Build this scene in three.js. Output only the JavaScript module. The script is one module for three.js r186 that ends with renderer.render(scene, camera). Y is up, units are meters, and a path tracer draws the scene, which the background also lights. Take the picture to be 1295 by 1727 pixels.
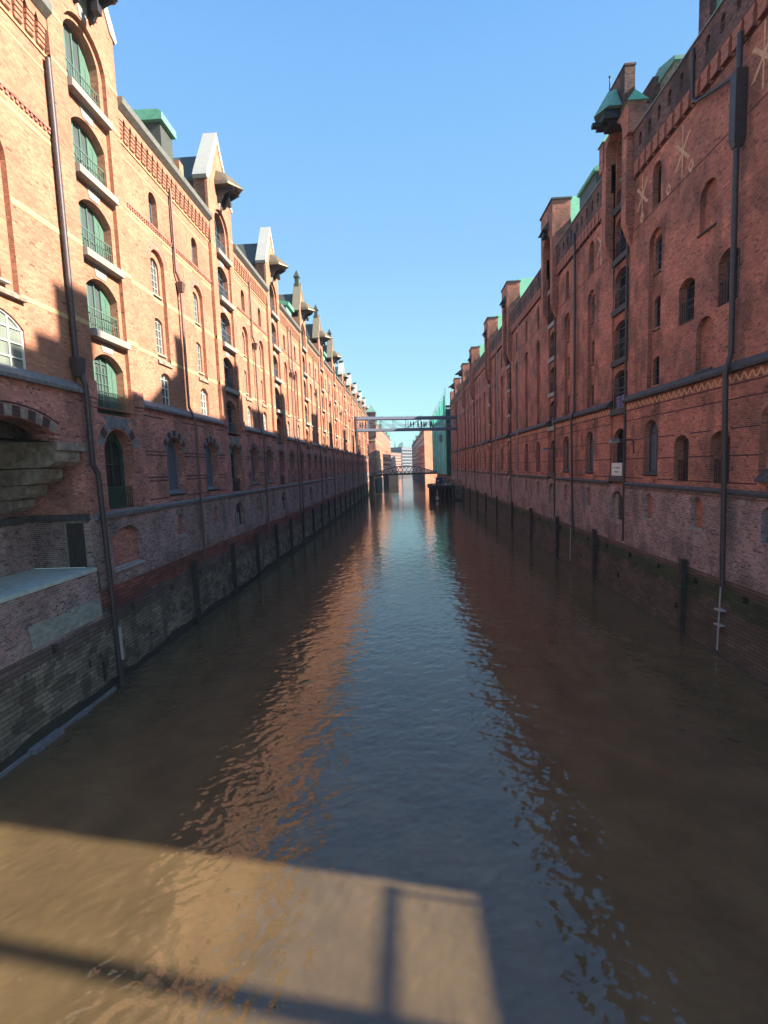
import * as THREE from 'three';
import { mergeGeometries } from 'three/addons/utils/BufferGeometryUtils.js';
import { ConvexGeometry } from 'three/addons/geometries/ConvexGeometry.js';
import { MarchingCubes } from 'three/addons/objects/MarchingCubes.js';

// ------------------------------------------------------------------ camera, sky, sun
const EXPOSURE = 3.2, SUN = 5;
const scene = new THREE.Scene();
const camera = new THREE.PerspectiveCamera(95.09, 1295 / 1727, 0.1, 4000);
camera.rotation.order = 'YXZ';
camera.position.set(0, 8.5, 0);
camera.rotation.set(-0.095466, 0.051163, -0.034704);
const renderer = new THREE.WebGLRenderer({ antialias: true });
renderer.setSize(768, 1024);
renderer.toneMapping = THREE.LinearToneMapping;
renderer.toneMappingExposure = EXPOSURE;
renderer.shadowMap.enabled = true;

const sunDir = new THREE.Vector3(1, 0.562, 0.150).normalize();      // towards the sun
const sun = new THREE.DirectionalLight(new THREE.Color(1.0, 0.92, 0.78), SUN);
sun.position.copy(sunDir).multiplyScalar(300).add(new THREE.Vector3(0, 0, -70));
sun.target.position.set(0, 0, -70);
sun.castShadow = true; sun.shadow.mapSize.set(4096, 4096); sun.shadow.radius = 1.5;
Object.assign(sun.shadow.camera, { left: -180, right: 180, top: 180, bottom: -180, near: 1, far: 800 });
sun.name = 'sun'; scene.add(sun, sun.target);

{ // clear sky: pale cyan at the horizon, blue above, a little brighter round the sun
  const W = 512, H = 256, d = new Float32Array(W * H * 4), v = new THREE.Vector3();
  const stops = [[0, 0.1762, 0.3225, 0.33], [0.08, 0.1688, 0.315, 0.3225], [0.2, 0.1312, 0.2513, 0.315], [0.38, 0.0938, 0.1965, 0.3112], [0.62, 0.0675, 0.159, 0.3038], [0.8, .043, .112, .262], [1, .026, .08, .205]];
  for (let j = 0; j < H; j++) for (let i = 0; i < W; i++) {
    const ph = ((i + .5) / W - .5) * Math.PI * 2, th = ((j + .5) / H - .5) * Math.PI;
    v.set(Math.cos(th) * Math.cos(ph), Math.sin(th), Math.cos(th) * Math.sin(ph));
    let e = Math.max(0, v.y), k = 0;
    while (k < stops.length - 2 && stops[k + 1][0] < e) k++;
    const a = stops[k], b = stops[k + 1], t = Math.min(1, (e - a[0]) / (b[0] - a[0]));
    const glow = Math.pow(Math.max(0, v.dot(sunDir)), 14) * .38;
    const o = (j * W + i) * 4;
    for (let c = 0; c < 3; c++) d[o + c] = (a[c + 1] + (b[c + 1] - a[c + 1]) * t) + glow * [1, .95, .85][c];
    d[o + 3] = 1;
  }
  const t = new THREE.DataTexture(d, W, H, THREE.RGBAFormat, THREE.FloatType);
  t.mapping = THREE.EquirectangularReflectionMapping; t.magFilter = t.minFilter = THREE.LinearFilter; t.needsUpdate = true;
  scene.background = t; scene.environment = t;
}
scene.fog = new THREE.FogExp2(0xcfe0ea, 0.00035);

// ------------------------------------------------------------------ small tools
let seed = 7;
const rnd = () => { seed = (seed * 1664525 + 1013904223) >>> 0; return seed / 4294967296; };
const hash = (x, y, s) => { let h = (x * 374761393 + y * 668265263 + s * 974711) | 0; h = Math.imul(h ^ (h >>> 13), 1274126177); return ((h ^ (h >>> 16)) >>> 0) / 4294967296; };
function noise(x, y, p, s, py = p) {                       // value noise, period p
  const xi = Math.floor(x), yi = Math.floor(y), fx = x - xi, fy = y - yi, u = fx * fx * (3 - 2 * fx), w = fy * fy * (3 - 2 * fy);
  const m = (a) => ((a % p) + p) % p, q = (a) => ((a % py) + py) % py;
  const a = hash(m(xi), q(yi), s), b = hash(m(xi + 1), q(yi), s), c = hash(m(xi), q(yi + 1), s), e = hash(m(xi + 1), q(yi + 1), s);
  return a + (b - a) * u + (c - a) * w + (a - b - c + e) * u * w;
}
const fbm = (x, y, p, s, n = 4, py = p) => { let v = 0, a = .5, f = 1; for (let i = 0; i < n; i++) { v += a * noise(x * f, y * f, p * f, s + i * 17, py * f); a *= .5; f *= 2; } return v / (1 - Math.pow(.5, n)); };
const clamp = (x, a = 0, b = 1) => Math.min(b, Math.max(a, x));
const smooth = (a, b, x) => { const t = clamp((x - a) / (b - a)); return t * t * (3 - 2 * t); };
function texture(W, H, fn, srgb = true) {
  const d = new Uint8Array(W * H * 4), c = [0, 0, 0];
  for (let j = 0; j < H; j++) for (let i = 0; i < W; i++) { fn(i, j, c); const o = (j * W + i) * 4; d[o] = clamp(c[0], 0, 255); d[o + 1] = clamp(c[1], 0, 255); d[o + 2] = clamp(c[2], 0, 255); d[o + 3] = 255; }
  const t = new THREE.DataTexture(d, W, H, THREE.RGBAFormat); t.wrapS = t.wrapT = THREE.RepeatWrapping; t.magFilter = THREE.LinearFilter; t.minFilter = THREE.LinearMipmapLinearFilter; t.generateMipmaps = true;
  if (srgb) t.colorSpace = THREE.SRGBColorSpace; t.needsUpdate = true; return t;
}
// ------------------------------------------------------------------ materials
const BW = 2048, TILE = 8, ROWS = 104;                                // brickwork tile: 8 m square, 104 courses
function brickAt(i, j) {                                             // -> [column id, row id, joint 0..1]
  const row = Math.floor(j / BW * ROWS), fy = j / BW * ROWS - row, header = row % 2, n = header ? 64 : 32;
  let x = i / BW * n + (header ? 0 : .25); if (row % 4 === 2) x += .5; const col = Math.floor(x), fx = x - col;
  const ey = Math.min(fy, 1 - fy) * .0769, ex = Math.min(fx, 1 - fx) * TILE / n;
  return [((col % n) + n) % n + header * 64, row, smooth(.0035, .0075, Math.min(ex, ey))];
}
function brickTex(cols, mortar, s, o = {}) {
  const { dark = .06, patch = .16, soot = 0, white = 0, mix = 1, vary = .28 } = o;
  return texture(BW, BW, (i, j, c) => {
    const [bx, by, k] = brickAt(i, j), h = hash(bx, by, s), q = cols[Math.floor(h * cols.length)];
    const x = i / BW * 8, y = j / BW * 8;
    let l = 1 + (hash(bx, by, s + 3) - .5) * vary; if (hash(bx, by, s + 9) < dark) l *= .68;
    const p = fbm(x, y, 8, s + 20, 3), f = hash(i, j, s + 1) - .5;
    l *= 1 + (p - .5) * patch * 2 + f * .10;
    if (soot) l *= 1 - soot * smooth(.52, .72, fbm(x, y * .5, 8, s + 41, 4, 4));
    for (let a = 0; a < 3; a++) {
      let v = q[a] * l; const m = mortar[a] * (1 + (p - .5) * .4 + f * .15);
      v = m + (v - m) * (k * mix);
      c[a] = v;
    }
    if (white) { const w = smooth(.6, .78, fbm(x * 1.5, y * 1.5, 12, s + 70, 4)) * white; for (let a = 0; a < 3; a++) c[a] += ([176, 172, 168][a] - c[a]) * w * (.4 + .6 * hash(bx, by, s + 5)); }
  });
}
const bumpBrick = texture(BW, BW, (i, j, c) => { const [bx, by, k] = brickAt(i, j); c[0] = c[1] = c[2] = 60 + k * (130 + 50 * hash(bx, by, 4)) + (hash(i, j, 8) - .5) * 26; }, false);
function scaled(t, sx, sy = sx) { t.repeat.set(1 / sx, 1 / sy); return t; }
scaled(bumpBrick, 8);
const std = (o) => new THREE.MeshStandardMaterial({ side: THREE.DoubleSide, ...o });
const brickMat = (t, b = .010) => std({ map: scaled(t, 8), bumpMap: bumpBrick, bumpScale: b, roughness: .88 });
const grainTex = (base, s, amp = .25, fx = 3, fy = 3) => scaled(texture(512, 512, (i, j, c) => { const x = i / 512 * 8, y = j / 512 * 8, l = 1 + (fbm(x * fx, y * fy, 8 * fx, s, 4, 8 * fy) - .5) * 2 * amp + (hash(i, j, s) - .5) * amp * .5; for (let a = 0; a < 3; a++) c[a] = base[a] * l; }), 2.5);
const M = {
  brickSun: brickMat(brickTex([[169, 114, 87], [174, 121, 93], [164, 107, 83], [171, 117, 92], [160, 102, 79]], [154, 124, 103], 1, { dark: .015, patch: .12, vary: .12 })),
  brickLow: brickMat(brickTex([[186, 120, 104], [177, 111, 96], [193, 128, 110], [168, 103, 90]], [148, 126, 116], 2, { dark: .05, soot: .22, vary: .18 })),
  brickBase: brickMat(brickTex([[146, 115, 112], [134, 103, 101], [154, 124, 120], [122, 94, 95], [156, 115, 108]], [178, 168, 158], 3, { dark: .08, soot: .28, white: .4, vary: .2 }), .012),
  brickDark: brickMat(brickTex([[180, 106, 84], [172, 99, 79], [186, 114, 90], [163, 91, 75], [177, 111, 89]], [172, 140, 126], 4, { dark: .05, soot: .3, patch: .24, white: .14, vary: .18 })),
  brickParapet: brickMat(brickTex([[116, 78, 70], [106, 72, 66], [124, 86, 76], [92, 66, 62]], [100, 84, 76], 5, { dark: .12, soot: .4 })),
  cream: std({ map: grainTex([190, 160, 114], 11, .16, 4, 10), roughness: .9 }),
  creamDim: std({ map: grainTex([204, 160, 130], 12, .22, 4, 8), roughness: .9 }),
  purple: std({ map: grainTex([72, 44, 46], 13, .3, 3, 8), roughness: .85 }),
  stone: std({ map: grainTex([150, 146, 138], 14, .18), roughness: .85 }),
  stoneWhite: std({ map: grainTex([144, 138, 130], 15, .12), roughness: .8 }),
  stoneGrey: std({ map: grainTex([112, 112, 114], 16, .22), roughness: .85 }),
  stoneDark: std({ map: grainTex([72, 69, 70], 17, .3), roughness: .8 }),
  plaster: std({ map: grainTex([136, 124, 110], 18, .3, 2, 2), roughness: .9 }),
  concrete: std({ map: grainTex([142, 146, 134], 19, .2, 2, 3), roughness: .9 }),
  slab: std({ map: grainTex([176, 188, 178], 20, .12, 2, 2), roughness: .85 }),
  slate: std({ map: grainTex([74, 76, 68], 21, .22, 2, 9), roughness: .6 }),
  copper: std({ map: grainTex([104, 168, 138], 22, .14, 2, 6), roughness: .7 }),
  copperDull: std({ map: grainTex([112, 158, 144], 23, .2, 2, 6), roughness: .7 }),
  hood: std({ map: grainTex([112, 102, 84], 24, .2, 3, 6), roughness: .5, metalness: .3 }),
  zinc: std({ map: grainTex([122, 120, 112], 25, .15, 3, 3), roughness: .5, metalness: .25 }),
  zincBright: std({ map: grainTex([176, 174, 166], 26, .06, 2, 5), roughness: .5 }),
  tileGrey: std({ map: grainTex([128, 116, 98], 27, .25, 5, 9), roughness: .8 }),
  iron: std({ color: new THREE.Color(.028, .024, .026), roughness: .55, metalness: .2 }),
  pipe: std({ map: grainTex([108, 82, 76], 28, .2, 2, 6), roughness: .5, metalness: .2 }),
  pipeDark: std({ map: grainTex([70, 60, 62], 29, .2, 2, 6), roughness: .5, metalness: .2 }),
  pipeWhite: std({ map: grainTex([160, 152, 150], 30, .12, 2, 6), roughness: .6 }),
  green: std({ map: grainTex([82, 112, 97], 31, .14, 9, 2), roughness: .55 }),
  greenDark: std({ map: grainTex([44, 70, 62], 32, .2, 9, 2), roughness: .5 }),
  railGreen: std({ color: new THREE.Color(.11, .17, .13), roughness: .6 }),
  shutter: std({ map: grainTex([86, 98, 110], 33, .12, 3, 8), roughness: .6 }),
  bluish: std({ map: grainTex([112, 114, 124], 34, .12, 3, 3), roughness: .7 }),
  white: std({ color: new THREE.Color(.72, .70, .66), roughness: .5 }),
  offwhite: std({ color: new THREE.Color(.50, .49, .45), roughness: .55 }),
  glassL: new THREE.MeshPhysicalMaterial({ color: new THREE.Color(.085, .10, .10), roughness: .08, side: THREE.DoubleSide, ior: 1.5 }),
  glassPale: new THREE.MeshPhysicalMaterial({ color: new THREE.Color(.20, .225, .19), roughness: .12, side: THREE.DoubleSide, ior: 1.5 }),
  glassD: new THREE.MeshPhysicalMaterial({ color: new THREE.Color(.012, .016, .02), roughness: .06, side: THREE.DoubleSide, ior: 1.5 }),
  timber: std({ map: grainTex([60, 50, 46], 35, .35, 8, 2), roughness: .85 }),
  steel: std({ map: grainTex([118, 126, 146], 36, .12), roughness: .5, metalness: .3 }),
  ironBridge: std({ map: grainTex([64, 62, 70], 37, .2), roughness: .6, metalness: .2 }),
  skin: std({ color: new THREE.Color(.4, .25, .19), roughness: .6 }),
};
// tide-marked quay faces: 16 m wide, 5.6 m high (from -1.3 to 4.3 above the water)
function quayTex(s, right) {
  return texture(2048, 720, (i, j, c) => {
    const x = i / 2048 * 16, y = -1.3 + j / 720 * 5.6, row = Math.floor((y + 2) / .155), off = (row % 2) * .5, col = Math.floor(x * 2 + off) % 32;
    const fy = (y + 2) / .155 - row, fx = x * 2 + off - Math.floor(x * 2 + off), joint = smooth(.03, .09, Math.min(fy, 1 - fy) * .62) * smooth(.01, .03, Math.min(fx, 1 - fx));
    const n = fbm(x, y * 1.3, 16, s, 5), n2 = fbm(x * 2, y * 2, 32, s + 30, 4), hb = hash(col, row, s);
    const edge = 2.92 + (n - .5) * .5, edge2 = 2.45 + (n2 - .5) * .9;
    let r, g, b;
    if (right) { r = 104; g = 76; b = 66; if (y < edge + .15) { r = 80; g = 67; b = 54; } if (y < edge && y > edge - .75 - (n2 - .5) * .7) { r = 56; g = 62; b = 35; } else if (y <= edge - .3) { r = 86; g = 69; b = 58; } }
    else { r = 124; g = 70; b = 58; if (y < edge + .25) { r = 98; g = 84; b = 78; } if (y < edge2) { r = 124; g = 114; b = 98; } if (n2 > .55 && y < edge2) { r = 94; g = 84; b = 70; } if (y < .42 + (n - .5) * .4) { r = 46; g = 44; b = 36; } }
    const l = (.72 + .5 * n) * (.86 + .28 * hb) * (.62 + .38 * joint) * (1 + (hash(i, j, s) - .5) * .2);
    c[0] = r * l; c[1] = g * l; c[2] = b * l;
  });
}
const quayMat = (t) => { t.repeat.set(1 / 16, 1 / 5.6); t.offset.set(0, 1.3 / 5.6); return std({ map: t, roughness: .8, bumpMap: bumpBrick, bumpScale: .01 }); };
M.quayL = quayMat(quayTex(50, false)); M.quayR = quayMat(quayTex(60, true));
M.quayR.bumpMap = M.quayL.bumpMap = null;

// ------------------------------------------------------------------ geometry tools
function metreUV(g) {                                                // planar uv in metres by the face's main axis
  const p = g.attributes.position, n = g.attributes.normal, uv = new Float32Array(p.count * 2);
  for (let t = 0; t < p.count; t += 3) {
    let nx = 0, ny = 0, nz = 0; for (let k = 0; k < 3; k++) { nx += n.getX(t + k); ny += n.getY(t + k); nz += n.getZ(t + k); }
    nx = Math.abs(nx); ny = Math.abs(ny); nz = Math.abs(nz);
    for (let k = 0; k < 3; k++) { const i = t + k, X = p.getX(i), Y = p.getY(i), Z = p.getZ(i); const q = ny > .75 * 3 && ny > nx && ny > nz ? [X, Z] : nx > nz ? [Z, Y] : [X, Y]; uv[i * 2] = q[0]; uv[i * 2 + 1] = q[1]; }
  }
  g.setAttribute('uv', new THREE.BufferAttribute(uv, 2)); return g;
}
function fin(list) {
  const gs = list.map((g) => { let q = g.index ? g.toNonIndexed() : g.clone(); for (const k of Object.keys(q.attributes)) if (k !== 'position' && k !== 'normal') q.deleteAttribute(k); if (!q.attributes.normal) q.computeVertexNormals(); return q; });
  return metreUV(gs.length > 1 ? mergeGeometries(gs) : gs[0]);
}
const box = (x0, x1, y0, y1, z0, z1) => new THREE.BoxGeometry(Math.abs(x1 - x0), Math.abs(y1 - y0), Math.abs(z1 - z0)).translate((x0 + x1) / 2, (y0 + y1) / 2, (z0 + z1) / 2);
function archPath(P, cx, hw, y0, ys, rise, n = 12) {                 // opening outline with a segmental or round head
  P.moveTo(cx - hw, y0); P.lineTo(cx + hw, y0); P.lineTo(cx + hw, ys);
  if (rise > .001) { const R = (hw * hw + rise * rise) / (2 * rise), cy = ys + rise - R, a0 = Math.asin(Math.min(1, hw / R)) ; const a = rise > hw ? Math.PI - a0 : a0; for (let i = 1; i < n; i++) { const t = a - 2 * a * i / n; P.lineTo(cx + R * Math.sin(t), cy + R * Math.cos(t)); } }
  P.lineTo(cx - hw, ys); P.closePath(); return P;
}
const hole = (cx, hw, y0, ys, rise) => archPath(new THREE.Path(), cx, hw, y0, ys, rise);
const archShape = (cx, hw, y0, ys, rise) => archPath(new THREE.Shape(), cx, hw, y0, ys, rise);
function poly(pts) { const s = new THREE.Shape(); pts.forEach(([x, y], i) => i ? s.lineTo(x, y) : s.moveTo(x, y)); s.closePath(); return s; }
function slab(shape, w0, w1, holes = []) { shape.holes.push(...holes); return new THREE.ExtrudeGeometry(shape, { depth: w1 - w0, bevelEnabled: false, curveSegments: 10 }).translate(0, 0, w0); }
const rect = (x0, x1, y0, y1) => poly([[x0, y0], [x1, y0], [x1, y1], [x0, y1]]);
// profile given as (outward, up) points, run along x
function run(pts, x0, x1) { const g = new THREE.ExtrudeGeometry(poly(pts.map(([w, y]) => [-w, y])), { depth: x1 - x0, bevelEnabled: false }); return g.rotateY(Math.PI / 2).translate(x0, 0, 0); }
function tube(pts, r, seg = 6) { const out = []; for (let i = 0; i < pts.length - 1; i++) { const a = new THREE.Vector3(...pts[i]), b = new THREE.Vector3(...pts[i + 1]), L = a.distanceTo(b); const g = new THREE.CylinderGeometry(r, r, L + r * .6, seg); g.applyQuaternion(new THREE.Quaternion().setFromUnitVectors(new THREE.Vector3(0, 1, 0), b.clone().sub(a).normalize())); g.translate((a.x + b.x) / 2, (a.y + b.y) / 2, (a.z + b.z) / 2); out.push(g); } return fin(out); }
function bar(a, b, t, t2 = t) { const A = new THREE.Vector3(...a), B = new THREE.Vector3(...b), L = A.distanceTo(B); const g = new THREE.BoxGeometry(t, L, t2); const dir = B.clone().sub(A).normalize(); const m = new THREE.Matrix4(); const up = Math.abs(dir.z) > .9 ? new THREE.Vector3(0, 1, 0) : new THREE.Vector3(0, 0, 1); const xA = new THREE.Vector3().crossVectors(dir, up).normalize(), zA = new THREE.Vector3().crossVectors(xA, dir); m.makeBasis(xA, dir, zA); g.applyMatrix4(m); return g.translate((A.x + B.x) / 2, (A.y + B.y) / 2, (A.z + B.z) / 2); }
const hull = (pts) => new ConvexGeometry(pts.map((p) => new THREE.Vector3(...p)));
function ringArc(cx, cy, r0, r1, a0, a1, w0, w1, n = 10) { const s = new THREE.Shape(); for (let i = 0; i <= n; i++) { const t = a0 + (a1 - a0) * i / n; const x = cx + r1 * Math.sin(t), y = cy + r1 * Math.cos(t); i ? s.lineTo(x, y) : s.moveTo(x, y); } for (let i = n; i >= 0; i--) { const t = a0 + (a1 - a0) * i / n; s.lineTo(cx + r0 * Math.sin(t), cy + r0 * Math.cos(t)); } s.closePath(); return slab(s, w0, w1); }
// ------------------------------------------------------------------ objects
const used = {};
function numbered(n) { used[n] = (used[n] || 0) + 1; return used[n] === 1 ? n : n + '_' + String(used[n] - 1).padStart(3, '0'); }
function tag(o, label, category, group, kind) { o.userData.label = label; if (category) o.userData.category = category; if (group) o.userData.group = group; if (kind) o.userData.kind = kind; return o; }
function mesh(name, g, m, parent, pos) { const o = new THREE.Mesh(Array.isArray(g) ? fin(g) : g, m); o.name = name; o.castShadow = o.receiveShadow = true; if (pos) o.position.set(...pos); parent.add(o); return o; }
function thing(name, label, category, pos = [0, 0, 0], ry = 0, group) { const o = new THREE.Group(); o.name = numbered(name); o.position.set(...pos); o.rotation.y = ry; scene.add(o); return tag(o, label, category, group); }
function many(name, gs, m, parent) { for (const g of gs) mesh(name, [g], m, parent); }
function single(name, g, m, label, category, group, pos) { const o = mesh(numbered(name), g, m, scene, pos); return tag(o, label, category, group); }
const cache = {};
const once = (k, f) => (cache[k] ||= f());

const LX = -12.5, RX = 13.3;
// a canal-side building: local x runs along the wall, y up, z out over the canal
function building(name, label, side, u0) {
  const b = thing(name, label, 'warehouse', [side < 0 ? LX : RX, 0, -u0], side < 0 ? Math.PI / 2 : -Math.PI / 2);
  b.side = side; b.u0 = u0; b.L = (u) => (side < 0 ? u - u0 : u0 - u); return b;
}
const span = (b, a, c) => { const p = b.L(a), q = b.L(c); return p < q ? [p, q] : [q, p]; };
// window = pane with a frame and (sometimes) a sill of its own
function frameGeo(hw, h, rise, nx, ny, t, d) {
  return once(['f', hw, h, rise, nx, ny, t, d].join(), () => {
    const gs = [slab(archShape(0, hw, 0, h, rise), 0, d, [hole(0, hw - t, t, h - t * .3, Math.max(.0, rise - t * .7))])];
    const topAt = (x) => { if (rise < .001) return h; const R = (hw * hw + rise * rise) / (2 * rise); return h + rise - R + Math.sqrt(Math.max(0, R * R - x * x)); };
    for (let i = 1; i < nx; i++) { const x = -hw + 2 * hw * i / nx; gs.push(box(x - t * .4, x + t * .4, t, topAt(x) - t * .5, d * .1, d * .85)); }
    for (let i = 1; i <= ny; i++) { const y = h * i / ny; if (y < h - .02 || rise > .12) gs.push(box(-hw + t, hw - t, y - t * .4, y + t * .4, d * .15, d * .8)); }
    return fin(gs);
  });
}
const paneGeo = (hw, h, rise) => once(['p', hw, h, rise].join(), () => fin([slab(archShape(0, hw, 0, h, rise), -.02, 0)]));
function win(b, u, y, hw, h, rise, w, o = {}) {
  const { nx = 2, ny = 4, t = .05, d = .05, pane = M.glassL, frame = M.offwhite, sill, name = 'window' } = o;
  const p = mesh(name, paneGeo(hw, h, rise), pane, b, [b.L(u), y, w]);
  if (nx + ny > 0) mesh('frame', frameGeo(hw, h, rise, nx, ny, t, d), frame, p, [0, 0, .004]);
  if (sill) mesh('sill', once('s' + [hw, sill].join(), () => fin([run([[-.05, -.16], [sill, -.16], [sill, -.10], [-.05, .06]], -hw - .08, hw + .08)])), o.sillMat || M.stone, p, [0, 0, 0]);
  return p;
}
function railGeo(hw, h, n, d) { return once(['r', hw, h, n].join(), () => { const gs = [box(-hw, hw, h - .04, h, -.02, .02), box(-hw, hw, .06, .09, -.015, .015), box(-hw, hw, h * .62, h * .62 + .025, -.012, .012)]; for (let i = 0; i <= n; i++) { const x = -hw + 2 * hw * i / n; gs.push(box(x - .011, x + .011, .02, h - .04, -.011, .011)); } return fin(gs); }); }
function pipeRun(b, u, pts, r, m, hopper) { mesh('downpipe', tube(pts.map(([du, y, w]) => [b.L(u + du), y, w]), r, 8), m, b); if (hopper) mesh('pipe_hopper', [hull([[-.22, .5, -.16], [.22, .5, -.16], [-.22, .5, .2], [.22, .5, .2], [-.11, 0, -.1], [.11, 0, -.1], [-.11, 0, .12], [.11, 0, .12]])], m, b, [b.L(u + (hopper[1] || 0)), hopper[0], hopper[2] ?? .2]); }
// ------------------------------------------------------------------ water
{
  const hgt = (x, z) => { // small wind ripples
    const n = (f, s, ax = 1) => fbm(x * f * ax + 900, z * f + 900, 4096, s, 2) - .5;
    return .016 * n(.6, 3) + .014 * n(1.7, 5, .75) + .016 * n(3.6, 7, .75) + .015 * n(6.6, 9, .8) + .008 * n(11, 11, .85);
  };
  function grid(x0, x1, z0, z1, nx, nz) {
    const g = new THREE.PlaneGeometry(x1 - x0, z1 - z0, nx, nz).rotateX(-Math.PI / 2).translate((x0 + x1) / 2, 0, (z0 + z1) / 2), p = g.attributes.position;
    for (let i = 0; i < p.count; i++) p.setY(i, hgt(p.getX(i), p.getZ(i)));
    g.computeVertexNormals(); return g;
  }
  const parts = [grid(-14.2, 14.2, -17, -3, 520, 260), grid(-14.2, 14.2, -45, -17, 300, 300), grid(-14.2, 14.2, -90, -45, 180, 300), grid(-14.2, 14.2, -330, -90, 110, 500)];
  for (const r of [[-900, -14.2, -1500, 200], [14.2, 900, -1500, 200], [-14.2, 14.2, -3, 200], [-14.2, 14.2, -1500, -330]]) parts.push(new THREE.PlaneGeometry(r[1] - r[0], r[3] - r[2]).rotateX(-Math.PI / 2).translate((r[0] + r[1]) / 2, 0, (r[2] + r[3]) / 2));
  const t = scaled(texture(512, 512, (i, j, c) => { const x = i / 512 * 8, y = j / 512 * 8, l = .84 + .32 * fbm(x * 1.5, y * 1.5, 12, 5, 5); c[0] = 91 * l; c[1] = 75 * l; c[2] = 52 * l; }), 11);
  const bt = scaled(texture(1024, 1024, (i, j, c) => { const x = i / 1024 * 4, y = j / 1024 * 4; c[0] = c[1] = c[2] = 255 * fbm(x * 5, y * 8, 20, 15, 3, 32); }, false), 4);
  const w = new THREE.MeshPhysicalMaterial({ map: t, roughness: .02, ior: 1.6, side: THREE.DoubleSide, bumpMap: bt, bumpScale: .006 });
  const o = mesh('water', parts, w, scene); tag(o, 'muddy brown canal water with small wind ripples between the warehouses', null, null, 'structure');
}
// ------------------------------------------------------------------ quay walls and fender piles
const words = ['first', 'second', 'third', 'fourth', 'fifth', 'sixth', 'seventh', 'eighth', 'ninth', 'tenth', 'eleventh', 'twelfth', 'thirteenth', 'fourteenth', 'fifteenth', 'sixteenth', 'seventeenth', 'eighteenth', 'nineteenth', 'twentieth', 'twenty-first', 'twenty-second', 'twenty-third', 'twenty-fourth'];
function lean(g, y0, slope) { const p = g.attributes.position; for (let i = 0; i < p.count; i++) p.setZ(i, p.getZ(i) + (y0 - p.getY(i)) * slope); g.computeVertexNormals(); return g; }
function quayWall(side, label, u0, u1, top, face, mat, holesAt, slope) {
  const q = thing('quay_wall', label, 'quay wall', [side < 0 ? LX : RX, 0, -u0], side < 0 ? Math.PI / 2 : -Math.PI / 2);
  const L = (u) => side < 0 ? u - u0 : u0 - u, x0 = Math.min(L(u0), L(u1)), x1 = Math.max(L(u0), L(u1));
  const hs = holesAt.filter(([u]) => u > u0 + .4 && u < u1 - .4);
  mesh('wall', [lean(slab(rect(x0, x1, -1.6, top), face - .5, face, hs.map(([u, y, s]) => { const h = s / 2; return hole(L(u), h, y - h, y + h, 0); })), top, slope)], mat, q);
  if (hs.length) mesh('drain_hole', hs.map(([u, y, s]) => box(L(u) - s * .7, L(u) + s * .7, y - s * .7, y + s * .7, face - .3, face - .24 + (top - y) * slope)), M.timber, q).userData.kind = 'stuff';
  mesh('waterline_beam', [box(x0, x1, -.3, .05, face + top * slope - .1, face + top * slope + .07)], M.timber, q);
  return q;
}
{
  const h = []; for (let i = 0; i < 40; i++) { const u = 19.7 + i * 3.35; h.push([u, 2.75, .32]); if (i % 2 === 0) h.push([u + 1.1, 1.25, .3]); }
  quayWall(-1, 'dark tide-stained brick quay wall along the left bank below the warehouses', 17.5, 158, 4.08, .2, M.quayL, h, .045);
  const hr = []; for (let i = 0; i < 40; i++) { const u = 12.3 + i * 3.2; hr.push([u, 2.75, .3]); if (i % 2) hr.push([u + 1.4, 1.2, .3]); }
  quayWall(1, 'dark mossy brick quay wall along the right bank below the warehouses', 6.8, 140, 3.3, .1, M.quayR, hr, .04);
  const proto = (() => { const o = new THREE.Group(); mesh('pile', [box(-.12, .12, -1.5, 3.6, -.1, .13), box(-.13, .13, 3.6, 3.66, -.1, .15)], M.timber, o); many('cleat', [box(-.17, .17, 2.3, 2.36, .1, .17), box(-.17, .17, .95, 1.01, .1, .17)], M.iron, o); return o; })();
  const put = (side, us) => us.forEach((u, i) => { const o = proto.clone(); o.name = numbered('fender_pile'); o.position.set(side < 0 ? LX + .42 : RX - .3, 0, -u); o.rotation.y = side < 0 ? Math.PI / 2 : -Math.PI / 2; scene.add(o); tag(o, `${words[i]} dark timber fender pile from the near end of the ${side < 0 ? 'left' : 'right'} quay wall`, 'fender pile', `fender piles on the ${side < 0 ? 'left' : 'right'} quay wall`); });
  put(-1, [25.4, 31.2, 36.4, 42, 47.4, 53, 59, 65, 71, 77, 84, 91, 98, 106, 114, 122, 131, 141]);
  put(1, [22.6, 33.2, 41.4, 50, 59, 69, 78.5, 88, 98, 109]);
}
// near end of the left quay: a lower landing in front of a deep arched bay
{
  const q = thing('landing_quay', 'brick landing with a pale slab on top at the near end of the left bank', 'quay wall', [LX, 0, -4], Math.PI / 2);
  mesh('wall', [lean(slab(rect(0, 13.42, 2.95, 4.86), -2.4, .3), 4.86, .045), box(0, 13.42, 2.4, 4.8, -2.8, -.3)], M.brickBase, q);
  mesh('foot_wall', [lean(slab(rect(0, 13.42, -1.6, 2.95), -.4, .3, [hole(10.86, .15, 2.6, 2.9, 0), hole(12.9, .06, 1.0, 1.5, 0)]), 4.86, .045), box(10.5, 11.2, 2.5, 2.94, -.3, -.1)], M.quayL, q);
  mesh('slab', [box(0, 13.42, 4.86, 5.0, -2.4, .33)], M.slab, q);
  mesh('concrete_patch', [lean(slab(poly([[9.95, 3.05], [13.4, 3.07], [13.4, 3.78], [12, 3.84], [11.4, 3.76], [10.2, 3.86], [9.9, 3.8]]), .28, .312), 4.86, .045)], M.concrete, q);
  many('stone_step', [box(7, 13.5, -.4, .1, .35, .62), box(9.2, 10.4, -.3, .16, .5, .78), box(11.2, 11.9, -.3, .12, .5, .7)], M.stoneGrey, q);
  many('mooring_bar', [box(13.0, 13.14, .55, 1.35, .4, .52), box(12.3, 12.36, 1.45, 1.7, .42, .5)], M.iron, q);
}
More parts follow.
